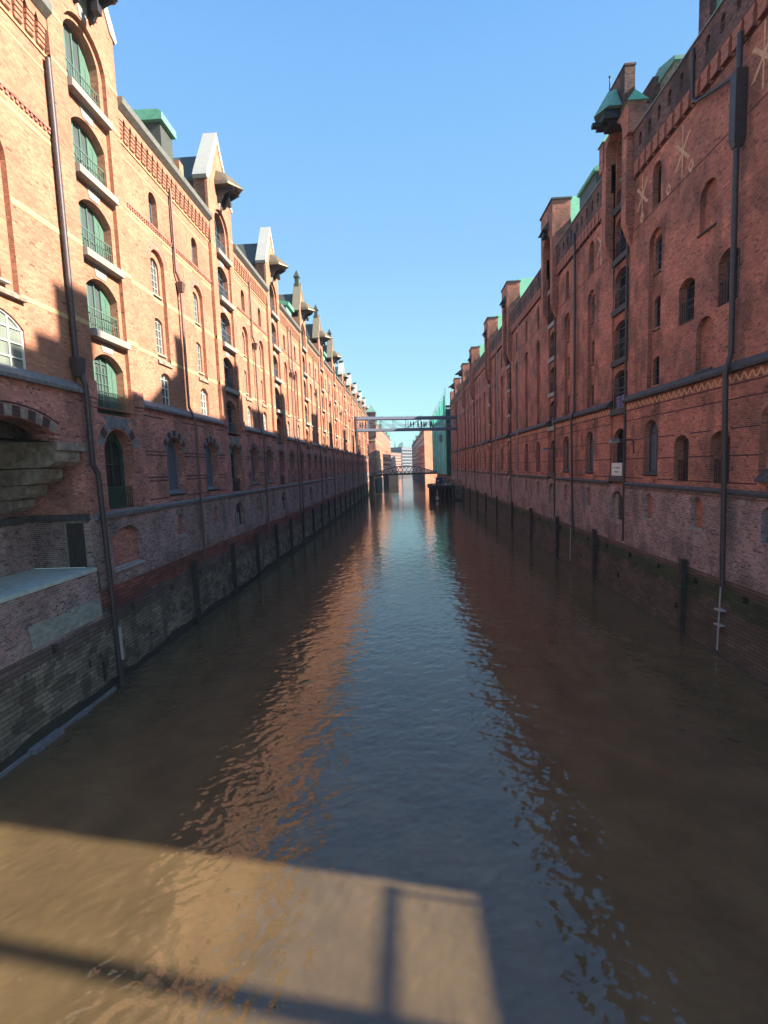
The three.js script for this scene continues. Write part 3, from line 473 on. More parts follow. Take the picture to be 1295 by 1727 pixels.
function towerRight(b, u, style) {
  const x = b.L(u), hw = 1.08, ow = 1.66, top = style === 'tall' ? 28.0 : 30.2, sp = 26.9;
  const back = slab(rect(x - hw - .1, x + hw + .1, 6.9, 28.3), -.6, -.1, RS.map(([y, h, r]) => hole(x, .99, y, y + h, r)).concat([hole(x, .99, 7.42, 9.6, .8), hole(x, .94, 23.72, sp, .94)]));
  mesh('door_bay', [back], M.brickDark, b);
  const legs = poly([[x - ow, 21.9], [x - hw, 21.9], [x - hw, sp]].concat(Array.from({ length: 11 }, (_, i) => { const t = -Math.PI / 2 + Math.PI * (i + 1) / 12; return [x + hw * Math.sin(t), sp + hw * Math.cos(t)]; }), [[x + hw, sp], [x + hw, 21.9], [x + ow, 21.9], [x + ow, top], [x - ow, top]]));
  const p = mesh('crane_tower', [slab(legs, -.43, .5), box(x - ow, x + ow, 25, top, -1.0, -.425)], M.brickDark, b);
  for (const s of [-1, 1]) mesh('corbelled_foot', [hull([[x + s * hw, 21.9, -.1], [x + s * ow, 21.9, -.1], [x + s * hw, 21.9, .5], [x + s * ow, 21.9, .5], [x + s * (hw + .0), 20.7, -.1], [x + s * (hw + .3), 20.7, -.1], [x + s * (hw + .0), 20.7, .02], [x + s * (hw + .3), 20.7, .02]])], M.brickDark, p);
  mesh('base_wall', [slab(rect(x - hw, x + hw, 3.1, 6.88), -.4, .06, [hole(x, .9, 4.66, 5.75, .75)])], M.brickBase, b);
  const cd = mesh('cellar_door', [slab(rect(x - 1.0, x + 1.0, 4.6, 6.6), -.35, -.2)], M.timber, b); mesh('door_leaf', [box(x - .85, x - .2, 4.66, 6.3, -.2, -.12)], M.plaster, cd);
  RS.concat([[23.72, sp - 23.72, .94]]).forEach(([y, h, r], k) => {
    const d = win(b, u, y + .02, .98, h, r, -.42, { nx: 2, ny: k === 4 ? 5 : 3, t: .06, name: 'loading_door', pane: M.glassD, frame: M.shutter });
    mesh('railing', railGeo(.95, 1.0, 11, 0), M.iron, d, [0, 0, .30]);
    mesh('sill', once('rs', () => fin([box(-1.06, 1.06, -.34, 0, .1, .52)])), u > 41 ? M.stone : M.stoneDark, d, [0, 0, 0]);
  });
  const g = win(b, u, 7.44, .98, 2.16, .8, -.42, { nx: 2, ny: 2, t: .06, name: 'ground_door', pane: M.glassD, frame: M.iron }); mesh('sill', once('rsg', () => fin([box(-1.07, 1.07, -.35, 0, .1, .56)])), M.stoneDark, g, [0, 0, 0]);
  mesh('downpipe', tube([[x + hw - .02, 21, .1], [x + hw - .02, 3.5, .12]], .07, 6), M.pipeDark, b);
  if (style === 'tall') {                                            // raised middle, shoulder piers with caps, pointed copper hoist hood
    mesh('raised_wall', [box(x - 1.05, x + 1.05, 27.9, 30.5, -.2, .38), box(x - 1.08, x + 1.08, 30.5, 30.6, -.24, .42)], M.brickParapet, p);
    mesh('rear_fin', [box(x - .2, x + 1.2, 26, 29.7, -1.5, -1.1)], M.brickParapet, p);
    for (const s of [-1, 1]) { mesh('shoulder_pier', [box(x + s * ow - .3, x + s * ow + .3, 26.4, 28.0, -.4, .56), box(x + s * ow - .29, x + s * ow + .29, 27, 27.2, -.42, .58)], M.brickDark, p); mesh('shoulder_cap', [hull([[x + s * ow - .4, 28, -.5], [x + s * ow + .4, 28, -.5], [x + s * ow - .4, 28, .66], [x + s * ow + .4, 28, .66], [x + s * ow, 28.8, .08]])], M.copper, p); }
    many('shoulder_wall', [box(x - ow - .29, x - ow + .29, 26.42, 27.96, -.39, .565), box(x + ow - .29, x + ow + .29, 26.42, 27.96, -.39, .565)], M.brickDark, p);
    const h = mesh('hoist_hood', [hull([[-.85, 0, 0], [.85, 0, 0], [.85, 0, .75], [0, 0, 1.25], [-.85, 0, .75], [-.3, 1.25, .1], [.3, 1.25, .1], [0, 1.3, .45]])], M.copperDull, p, [x, 28.6, .42]);
    mesh('finial', tube([[0, 1.25, .35], [0, 2.1, .35], [0, 2.12, .35]], .03, 6), M.iron, h); mesh('finial_ball', [new THREE.SphereGeometry(.07, 8, 6)], M.iron, h, [0, 2.12, .35]);
    mesh('hoist_bracket', [box(-.6, .6, -.5, -.02, 0, .9), box(-.4, .4, -.75, -.5, 0, .5), box(-.12, .12, -.62, -.38, .5, 1.35)], M.iron, h);
    mesh('attic_wall', [box(x + .6, x + 2.6, 26, 29.3, -4, -1.5)], M.plaster, b);
    mesh('copper_roof', [slab(poly([[x + .4, 29.9], [x + 1.2, 30.1], [x + 2.8, 29.5], [x + 2.8, 29.3], [x + .4, 29.3]]), -4.2, -1.4)], M.copperDull, b);
  } else {
    mesh('tower_coping', [box(x - ow - .1, x + ow + .1, top, top + .14, -1.1, .6)], M.stoneDark, p);
    many('quoin', [0, 1, 2, 3, 4].map((i) => box(x - ow - .025, x - ow + .1, 26.7 + i * .7, 27.1 + i * .7, -.98, -.62 + (i % 2) * .2)), M.creamDim, p);
    const far = style === 'brick', h = mesh('hoist_hood', [hull([[-.75, 0, 0], [.75, 0, 0], [.75, 0, far ? 1.5 : .55], [-.75, 0, far ? 1.5 : .55], [-.75, .15, 0], [.75, .15, 0], [-.5, far ? 1.1 : .8, 0], [.5, far ? 1.1 : .8, 0]])], M.slate, p, [x, 28.3, .5]);
    mesh('hoist_bracket', [box(-.4, .4, -.4, -.02, 0, far ? .7 : .35)], M.iron, h);
    if (!far) { mesh('cross_roof', [slab(poly([[x - 2.7, 26.1], [x - 2.5, 26.1], [x - .7, 30.6], [x + .7, 30.6], [x + 2.5, 26.1], [x + 2.7, 26.1], [x + .8, 30.85], [x - .8, 30.85]]), -6, -1.02)], M.copper, b); }
    else mesh('tower_side', [box(x - 2.2, x + 1.8, 25, 29, -5, -1.02)], M.brickDark, b);
  }
}
function rightBlock(name, label, u0, u1, towers, cols, pipes, o = {}) {
  const b = building(name, label, 1, u0);
  let e = [u0]; for (const g of towers) e.push(g[0] - 1.08, g[0] + 1.08); e.push(u1);
  for (let i = 0; i < e.length; i += 2) rightWall(b, e[i], e[i + 1], cols.filter((u) => u > e[i] && u < e[i + 1]), { near: o.near && i === 0 });
  for (const [u, st] of towers) towerRight(b, u, st);
  for (const [u, m, r] of pipes) mesh('downpipe', tube([[b.L(u), 24, .2], [b.L(u), 12.4, .2], [b.L(u), 11.9, .42], [b.L(u), 6, .42]], r, 7), m, b);
  const [x0, x1] = span(b, u0, u1);
  mesh('roof', [run([[-.3, 25.4], [-.3, 25.6], [-8, 28.4], [-16, 28.4], [-16, 25.4]], x0, x1)], M.copperDull, b);
  many('side_wall', [box(x0 + .002, x0 + .35, 3, 25.4, -16, -.55), box(x1 - .35, x1 - .002, 3, 25.4, -16, -.55), box(x0 + .3, x1 - .3, 3, 25.4, -16, -15.6)], M.brickDark, b);
  return b;
}
const RA = rightBlock('warehouse', 'nearest right warehouse, dark red brick, with a pointed copper hoist hood', 6.8, 37.7, [[30.3, 'tall']], [9, 11, 26.3, 34.85], [], { near: true });
{
  const b = RA;
  // openings that break the rhythm
  win(b, 20.55, 14.72, .64, 1.78, .36, -.42, { nx: 2, ny: 2, pane: M.glassD, frame: M.shutter }); mesh('railing', railGeo(.64, 1.0, 8, 0), M.iron, b, [b.L(20.55), 14.72, -.1]);
  win(b, 23.42, 14.76, .62, 1.7, .3, -.42, { nx: 2, ny: 2, pane: M.glassD, frame: M.stoneDark }); mesh('railing', railGeo(.62, 1.0, 8, 0), M.iron, b, [b.L(23.42), 14.76, -.1]);
  for (const [u, hw] of [[23.42, .6], [20.62, .64]]) { const d = win(b, u, 7.32, hw, 1.88, .34, -.4, { nx: 0, ny: 0, name: 'ground_door', pane: M.timber }); mesh('railing', railGeo(hw, 1.0, 8, 0), M.iron, d, [0, 0, .25]); }
  mesh('blind_arch', [slab(rect(b.L(17.5) - 1, b.L(17.5) + 1, 7.4, 10.6), -.4, -.2)], M.brickDark, b);
  mesh('window_sill', [run([[-.2, 7.46], [.2, 7.46], [.2, 7.56], [-.2, 7.95]], b.L(17.5) - .9, b.L(17.5) + .9)], M.stoneDark, b);
  mesh('blind_niche', [slab(rect(b.L(22) - .5, b.L(22) + .5, 5.1, 6.7), -.3, -.1)], M.brickDark, b); mesh('niche_sill', [box(b.L(22) - .45, b.L(22) + .45, 5.12, 5.21, -.1, .13)], M.stone, b);
  win(b, 17.6, 5.22, .5, 1.08, .3, -.25, { nx: 2, ny: 1, pane: M.glassD, frame: M.stoneDark });
  for (const [u, y, hw] of [[22, 18.22, .6], [21.98, 12.28, .6]]) mesh('window_sill', [run([[-.1, y - .06], [.1, y - .06], [.1, y], [-.1, y + .12]], b.L(u) - hw, b.L(u) + hw)], M.stoneDark, b);
  // light brick ornaments let into the wall
  for (const [u, y] of [[27.75, 22.75], [24.0, 22.65], [19.0, 22.8], [33.2, 22.75]]) { const x = b.L(u); mesh('star_ornament', [bar([x - .5, y - .55, .012], [x + .5, y + .55, .012], .15, .016), bar([x + .5, y - .55, .013], [x - .5, y + .55, .013], .15, .016), bar([x, y - 1.15, .014], [x, y + 1.15, .014], .075, .016), box(x - .62, x - .4, y + .48, y + .6, 0, .018), box(x + .4, x + .62, y + .5, y + .58, 0, .018), box(x - .62, x - .4, y - .58, y - .5, 0, .018), box(x + .4, x + .62, y - .58, y - .5, 0, .018)], M.creamDim, b); }
  for (const [u, y] of [[27.75, 21.6], [25.15, 21.62], [23.3, 21.62], [20.55, 21.75], [33.2, 21.6]]) { const x = b.L(u), q = .17; mesh('lozenge_ornament', [bar([x - q, y, .012], [x, y + .26, .012], .1, .016), bar([x, y + .26, .013], [x + q, y, .013], .1, .016), bar([x + q, y, .012], [x, y - .26, .012], .1, .016), bar([x, y - .26, .013], [x - q, y, .013], .1, .016)], M.creamDim, b); }
  // big soil pipe with a boxed section, joined by a sloping branch
  mesh('downpipe', tube([[b.L(19.95), 24.3, .25], [b.L(19.95), 22.8, .25], [b.L(19.95), 20.4, .25], [b.L(19.85), 12.5, .25], [b.L(19.8), 11.9, .46], [b.L(19.72), 3.1, .36]], .105, 10), M.pipeDark, b);
  mesh('pipe_box', [box(b.L(19.95) - .17, b.L(19.95) + .17, 20.6, 23.0, .02, .45), hull([[b.L(19.95) - .17, 20.6, .02], [b.L(19.95) + .17, 20.6, .02], [b.L(19.95) - .17, 20.6, .45], [b.L(19.95) + .17, 20.6, .45], [b.L(19.95) - .1, 20.25, .12], [b.L(19.95) + .1, 20.25, .12], [b.L(19.95) - .1, 20.25, .38], [b.L(19.95) + .1, 20.25, .38]])], M.pipeDark, b);
  mesh('branch_pipe', tube([[b.L(22.95), 26.2, .26], [b.L(22.95), 24.2, .24], [b.L(22.7), 23.9, .2], [b.L(20.2), 23.05, .2]], .07, 7), M.pipeDark, b);
  mesh('waste_pipe', tube([[b.L(19.9), 3.1, .3], [b.L(19.9), .3, .36]], .035, 6), M.pipeWhite, b);
  many('pipe_bracket', [box(b.L(19.9) - .2, b.L(19.9) + .2, 2.0, 2.05, .1, .42), box(b.L(19.9) - .2, b.L(19.9) + .2, 1.35, 1.4, .1, .42)], M.pipeWhite, b);
  // slim pier and copper-clad dormer on the parapet
  mesh('parapet_pier', [box(b.L(22.05), b.L(22.8), 26.3, 30.4, -1.0, .14), box(b.L(22.0), b.L(22.85), 30.4, 30.55, -1.05, .2)], M.brickParapet, b);
  mesh('copper_dormer', [slab(poly([[b.L(22.04), 26.5], [b.L(22.04), 28.7], [b.L(20.6), 27.9], [b.L(18.6), 26.5]]), -3, -.12)], M.copperDull, b);
  many('parapet_pier', [box(b.L(13.1), b.L(14.8), 26.3, 30.0, -1.4, .14), box(b.L(12), b.L(13.1), 26.3, 28, -1.4, .14), box(b.L(11), b.L(12), 26.3, 27.4, -1.4, .14)], M.brickParapet, b);
  mesh('dormer', [box(b.L(34.6), b.L(37.6), 26.5, 28.0, -5, -.15)], M.slate, b);
  mesh('dormer_roof', [run([[.0, 27.95], [.05, 28.15], [-2.4, 29.5], [-5.2, 29.6], [-5.2, 27.95]], b.L(37.65), b.L(34.4))], M.copper, b);
  mesh('downpipe', tube([[b.L(37.55), 25.4, .3], [b.L(37.55), 24.2, .2], [b.L(37.55), 12.4, .2], [b.L(37.55), 11.9, .42], [b.L(37.55), 3.2, .3]], .09, 7), M.pipeDark, b);
  mesh('waste_pipe', tube([[b.L(37.9), 3.1, .32], [b.L(37.9), .5, .36]], .035, 6), M.pipeWhite, b);
}
const RB = rightBlock('warehouse', 'middle right warehouse with flat-topped brick towers and light green copper roofs', 37.72, 82.8, [[43.7, 'box'], [61.3, 'box'], [75.0, 'box']], [39.8, 48.1, 52.7, 57.1, 65.9, 70.7, 79.8], [[55.6, M.pipeWhite, .06], [68.4, M.pipeWhite, .06], [69.2, M.pipe, .06], [82, M.pipeWhite, .06]]);
rightBlock('warehouse', 'far right warehouse whose brick towers carry dark hoist hoods, before the green netting', 82.82, 139.5, [[92.5, 'box'], [106.5, 'brick'], [123.5, 'brick']], [84.9, 88.6, 96.8, 101.4, 110.6, 114.8, 119, 128, 133, 137], [[99, M.pipe, .06], [116.8, M.pipeWhite, .06], [131, M.pipe, .06]]);

// ------------------------------------------------------------------ things on the right walls
function wallLamp(u, label) {
  const t = thing('wall_lamp', label, 'wall lamp', [RX, 9.1, -u], -Math.PI / 2, 'wall lamps along the right bank');
  mesh('arm', tube([[0, -.3, .1], [0, .45, .14], [0, .52, .3], [-.5, .5, .75]], .03, 6), M.iron, t);
  mesh('lamp_head', [hull([[-.28, .4, .7], [.1, .4, .7], [-.28, .4, 1.25], [.1, .4, 1.25], [-.2, .62, .75], [.0, .62, .75], [-.2, .58, 1.15], [.0, .58, 1.15]].map(([a, c, d]) => [a - .45, c, d]))], M.zinc, t);
  mesh('lens', [box(-.7, -.38, .37, .41, .76, 1.18)], M.white, t);
}
wallLamp(28.1, 'grey wall lamp on a bent arm beside the white notice board'); wallLamp(42.0, 'second grey wall lamp along the right bank, farther from the notice board');
{
  const t = thing('notice_board', 'white notice board with two grey lines of print in a dark doorway', 'sign', [RX - .08, 7.86, -30.3], -Math.PI / 2);
  mesh('board', [slab(rect(-.72, .72, -.4, .4), -.02, .02)], M.white, t);
  const gs = [[-.5, .12], [-.33, .12], [-.06, .16], [.1, .14], [.26, .15], [.44, .12]].map(([x, w]) => box(x - w / 2 * .8, x + w / 2 * .8, .05, .13, .018, .024)).concat([[-.24, .13], [-.08, .12], [.08, .13], [.24, .1]].map(([x, w]) => box(x - w / 2 * .85, x + w / 2 * .85, -.2, -.11, .018, .024)));
  mesh('print', gs, M.shutter, t);
  const cloth = scaled(texture(128, 64, (i, j, c) => { const n = fbm(i / 16, j / 16, 8, 77, 3); c[0] = 96 + n * 50; c[1] = 92 + n * 44; c[2] = 134 + n * 46; if (Math.hypot(i - 60, j - 44) < 5) { c[0] = c[1] = 190; c[2] = 210; } }), 1.8, .75);
  const bm = std({ map: cloth, roughness: .8 });
  for (const [u, w] of [[30.2, 'lavender banner tied to the railing above the white notice board'], [43.5, 'lavender banner on the railing of the second brick crane tower']]) {
    const k = thing('banner', w, 'banner', [RX + .2, 11.64, -u], -Math.PI / 2, 'banners on loading door railings');
    const g = new THREE.PlaneGeometry(1.8, .72, 24, 4).translate(0, .42, 0), p = g.attributes.position; for (let i = 0; i < p.count; i++) p.setZ(i, Math.sin(p.getX(i) * 9) * .02 + p.getY(i) * .02); g.computeVertexNormals();
    mesh('cloth', [g], bm, k, [0, 0, .06]); mesh('plank', [box(-.95, .95, -.12, .04, -.02, .14)], M.stoneWhite, k);
  }
}
// ------------------------------------------------------------------ glazed footbridge with walkers
{
  const a = new THREE.Vector3(LX, 17.45, -117), c = new THREE.Vector3(RX, 17.45, -124), len = a.distanceTo(c), ry = -Math.atan2(c.z - a.z, c.x - a.x);
  const t = thing('footbridge', 'high steel truss footbridge crossing the canal between the upper storeys', 'footbridge', a.toArray(), ry);
  mesh('deck', [box(0, len, 0, .62, -1.2, 1.2)], M.steel, t); mesh('roof', [box(0, len, 2.85, 3.5, -1.3, 1.3)], M.steel, t);
  const n = 8, s = len / n;
  for (let i = 0; i <= n; i++) for (const z of [-1.15, 1.15]) { mesh('post', once('fbp', () => fin([box(-.06, .06, .62, 2.85, -.06, .06)])), M.steel, t, [i * s + (i === 0 ? .3 : i === n ? -.1 : 0), 0, z]); }
  for (let i = 0; i < n; i++) for (const z of [-1.15, 1.15]) { const up = i >= n / 2; mesh('diagonal', [bar([i * s, up ? .65 : 2.8, z], [(i + 1) * s, up ? 2.8 : .65, z], .09)], M.steel, t); }
  for (const z of [-1.15, 1.15]) mesh('handrail', [box(0, len, 1.55, 1.6, z - .03, z + .03), box(0, len, 1.1, 1.13, z - .02, z + .02)], M.steel, t);
  many('lamp_stub', [2, 3, 4, 5, 6].map((i) => box(i * s - .06, i * s + .06, 3.5, 3.75, 1, 1.12)), M.steel, t);
  mesh('end_frame', [box(-.1, .35, -.1, 3.55, -1.35, 1.35)].map((g) => g), M.ironBridge, t);
  many('support_column', [box(.05, .45, -5.6, 0, .7, 1.1), box(.05, .45, -5.6, 0, -1.1, -.7)], M.ironBridge, t);
  // walkers: one continuous body, varied by pose and clothes
  function body(stride, arm, dress) {
    const J = [[[0, .95, 0], [0, 1.35, 0], .16, .17], [[0, 1.35, 0], [0, 1.52, 0], .13, .06], [[0, 1.52, .01], [0, 1.66, .02], .085, .1],
      [[-.17, 1.4, 0], [-.25, 1.12, arm * .1], .055, .045], [[-.25, 1.12, arm * .1], [-.22, .86, arm * .28], .045, .04], [[.17, 1.4, 0], [.25, 1.12, -arm * .1], .055, .045], [[.25, 1.12, -arm * .1], [.22, .86, -arm * .22 + .06], .045, .04], [[-.17, 1.4, 0], [.17, 1.4, 0], .08, .08],
      [[-.09, .92, 0], [-.1, .5, stride * .22], .1, .07], [[-.1, .5, stride * .22], [-.1, .07, stride * .3 - .04], .065, .045], [[-.1, .05, stride * .3 - .05], [-.1, .04, stride * .3 + .13], .045, .04],
      [[.09, .92, 0], [.1, .5, -stride * .12], .1, .07], [[.1, .5, -stride * .12], [.1, .07, -stride * .34], .065, .045], [[.1, .05, -stride * .34 - .02], [.1, .04, -stride * .34 + .15], .045, .04]];
    if (dress) J.push([[0, .95, 0], [0, .6, 0], .17, .24]);
    const R = 44, mc = new MarchingCubes(R, new THREE.MeshBasicMaterial(), false, false, 60000); mc.isolation = 0; const S = 1.9;
    for (let k = 0; k < R; k++) for (let j = 0; j < R; j++) for (let i = 0; i < R; i++) {
      const P = [(i / R - .5) * S, (j / R) * S - .06, (k / R - .5) * S]; let d = 9;
      for (const [q, r, ra, rb] of J) { const vx = r[0] - q[0], vy = r[1] - q[1], vz = r[2] - q[2]; const h = clamp(((P[0] - q[0]) * vx + (P[1] - q[1]) * vy + (P[2] - q[2]) * vz) / (vx * vx + vy * vy + vz * vz)); const e = Math.hypot(P[0] - q[0] - vx * h, P[1] - q[1] - vy * h, P[2] - q[2] - vz * h) - (ra + (rb - ra) * h); const kk = .03, m = clamp(.5 + .5 * (e - d) / kk); d = e + (d - e) * m - kk * m * (1 - m); }
      mc.field[i + j * R + k * R * R] = -d;
    }
    mc.update(); const n = mc.count, pos = new Float32Array(n * 3), g = new THREE.BufferGeometry();
    for (let i = 0; i < n; i++) { pos[i * 3] = mc.positionArray[i * 3] * S / 2; pos[i * 3 + 1] = (mc.positionArray[i * 3 + 1] + 1) * S / 2 - .06; pos[i * 3 + 2] = mc.positionArray[i * 3 + 2] * S / 2; }
    g.setAttribute('position', new THREE.BufferAttribute(pos, 3)); g.computeVertexNormals(); return g;
  }
  const G = [body(1, 1, false), body(.2, .3, false), body(.6, .8, true)];
  const cols = { dark: [.02, .02, .025], navy: [.02, .03, .07], red: [.25, .05, .04], grey: [.12, .12, .13], black: [.01, .01, .012], tan: [.3, .22, .14] };
  const headAt = (y) => y > 1.5;
  function dressed(g, top, leg) { const q = g.clone(), p = q.attributes.position, c = new Float32Array(p.count * 3); for (let i = 0; i < p.count; i++) { const y = p.getY(i), x = Math.abs(p.getX(i)); const k = headAt(y) && y < 1.66 ? [.42, .27, .2] : y >= 1.66 ? [.05, .035, .025] : (x > .19 && y < .93) ? [.42, .27, .2] : y > .93 ? cols[top] : y < .09 ? [.02, .02, .02] : cols[leg]; c.set(k, i * 3); } q.setAttribute('color', new THREE.BufferAttribute(c, 3)); return q; }
  const pm = std({ vertexColors: true, roughness: .8 });
  const list = [[1.3, 0, 'black', 'dark', 1, 'person in black walking at the left end of the high footbridge'], [2.0, 1, 'red', 'navy', 1, 'person in a red top, second walker at the left end of the high footbridge'], [2.75, 2, 'dark', 'dark', 1.05, 'person in a long dark coat, third walker from the left on the high footbridge'],
    [14.4, 0, 'dark', 'grey', -1, 'person in dark top and grey trousers walking near the middle of the high footbridge'], [15.15, 1, 'grey', 'navy', -1, 'person in grey walking right of the middle of the high footbridge'], [16.3, 0, 'navy', 'dark', 1.05, 'tall person in navy beside a bridge post on the high footbridge'], [17.3, 1, 'tan', 'dark', -1, 'person in a tan top right of the tall navy walker'], [17.9, 2, 'black', 'black', 1, 'person in a long black coat on the right half of the footbridge'], [18.45, 0, 'grey', 'dark', -1, 'person in a grey top walking on the right half of the footbridge'], [19.5, 1, 'dark', 'navy', 1, 'person standing before the dark pair at the right of the footbridge'], [19.95, 2, 'black', 'dark', 1.06, 'person in black, last walker at the right on the footbridge']];
  for (const [d, k, top, leg, dir, lab] of list) {
    const f = d / len, o = single('person', dressed(G[k], top, leg), pm, lab, 'person', 'walkers on the high footbridge');
    o.position.set(a.x + (c.x - a.x) * f, 17.45 + .625, a.z + (c.z - a.z) * f + (k - 1) * .25); o.rotation.y = dir > 0 ? Math.PI / 2 : -Math.PI / 2; o.scale.setScalar(Math.abs(dir));
  }
}
// ------------------------------------------------------------------ low arched truss bridge farther on
{
  const t = thing('truss_bridge', 'low dark iron bridge with arched lattice trusses over the far canal', 'bridge', [-11.9, 0, -166], 0), L = 22.4;
  mesh('deck', [box(0, L, 5.55, 6.15, -3, 3)], M.ironBridge, t);
  const top = (x) => 6.35 + 2.35 * Math.pow(Math.sin(Math.PI * clamp((x - .2) / (L - .4))), 1.2);
  for (const z of [-2.9, 2.9]) {
    const n = 16; const ch = []; for (let i = 0; i < n; i++) ch.push(bar([i * L / n, top(i * L / n), z], [(i + 1) * L / n, top((i + 1) * L / n), z], .3)); mesh('arch_chord', ch, M.ironBridge, t);
    for (let i = 1; i < n; i++) mesh('hanger', [box(i * L / n - .05, i * L / n + .05, 6.1, top(i * L / n), z - .05, z + .05)], M.ironBridge, t);
    for (let i = 1; i < n - 1; i++) { const x = i * L / n, y = (i + 1) * L / n; mesh('lattice_bar', [bar([x, 6.15, z], [y, top(y) - .1, z + .22], .24), bar([x, top(x) - .1, z + .24], [y, 6.15, z + .24], .2)], M.offwhite, t); }
  }
  const p = thing('bridge_pier', 'dark stone pier standing in the water behind the low iron bridge', 'pier', [-6.2, 0, -222], 0); mesh('shaft', [box(-2.2, 2.2, -2, 6.2, -3, 3)], M.stoneDark, p); mesh('cap', [box(-2.5, 2.5, 6.2, 6.7, -3.2, 3.2)], M.stoneDark, p);
  const s = thing('corner_dolphin', 'tall dark timber dolphin at the far corner of the left quay', 'mooring dolphin', [-10.9, 0, -146], 0); mesh('pile', [box(-.5, .5, -2, 5.6, -.5, .5)], M.timber, s); for (const k of [-1, 1]) mesh('pile', [bar([k * 1.1, -2, .4], [k * .4, 5.4, .2], .45)], M.timber, s); mesh('cap', [box(-.9, .9, 5.5, 5.9, -.8, .8)], M.timber, s);
}
// ------------------------------------------------------------------ jetty and gangway frame on the right
{
  const t = thing('jetty', 'dark timber jetty on piles against the far right quay', 'jetty', [5.6, 0, -113], 0);
  mesh('deck', [box(0, 5.6, 3.3, 3.65, -14, 0)], M.timber, t); mesh('fascia', [box(-.1, 5.7, 2.75, 3.45, -.15, .1), box(-.15, .1, 2.75, 3.45, -14, 0)], M.timber, t);
  for (let i = 0; i < 6; i++) for (const z of [-.2, -7]) mesh('pile', once('jp', () => fin([new THREE.CylinderGeometry(.28, .3, 5.4, 8).translate(0, .6, 0)])), M.timber, t, [.2 + i * 1.08, 0, z]);
  many('plank_wall', [box(.1, 1.1, -1, 2.8, -.5, -.3), box(2.6, 4.3, -1, 2.8, -1.2, -1.0)], M.timber, t);
  mesh('float', [box(1.2, 1.9, .3, 1.0, -.2, .3)], M.offwhite, t);
  mesh('railing', [0, 1, 2, 3, 4, 5].map((i) => box(.1 + i * 1.05, .16 + i * 1.05, 3.65, 4.75, -.1, -.04)).concat([box(.1, 5.4, 4.7, 4.76, -.1, -.04), box(.1, 5.4, 4.2, 4.24, -.1, -.04)]), M.iron, t);
  const stuffMat = [M.zincBright, M.plaster, M.stone, M.white, M.zincBright];
  [[.9, .5], [2.0, .4], [2.9, .5], [3.6, .55], [4.6, .7]].forEach(([x, w], i) => { const o = thing('crate', `${words[i]} pale crate from the left on the edge of the dark jetty`, 'crate', [5.6 + x, 3.65, -113.7], 0, 'pale crates on the jetty'); mesh('box', [box(-w / 2, w / 2, 0, .32, -.3, .3)], stuffMat[i], o); mesh('lid', [box(-w / 2 - .03, w / 2 + .03, .32, .38, -.33, .33)], M.stone, o); });
  const c = thing('cabin', 'small dark blue cabin with a round white lamp on the jetty', 'cabin', [8.0, 3.65, -117], 0); mesh('wall', [box(-.8, .8, 0, 1.7, -.8, .8)], std({ color: new THREE.Color(.03, .045, .12), roughness: .5 }), c); mesh('roof', [box(-.95, .95, 1.7, 1.85, -.95, .95)], M.slate, c); mesh('lamp', [new THREE.SphereGeometry(.2, 10, 8)], M.white, c, [-.3, 1.0, .85]);
  const g = thing('gangway_frame', 'grey steel lattice gangway frame standing beside the jetty', 'gangway frame', [12.0, 0, -114], 0);
  for (const x of [-.8, .8]) for (const z of [-.8, .8]) mesh('post', once('gp', () => fin([box(-.07, .07, -1, 4.9, -.07, .07)])), M.zinc, g, [x, 0, z]);
  for (const y of [.9, 2.6, 4.1, 4.8]) mesh('cross_bar', [box(-.8, .8, y, y + .1, .74, .86), box(-.8, .8, y, y + .1, -.86, -.74), box(-.86, -.74, y, y + .1, -.8, .8), box(.74, .86, y, y + .1, -.8, .8)], M.zinc, g);
  mesh('float', [box(-1.1, 1.1, -.3, .35, -1.1, 1.1)], M.iron, g);
}
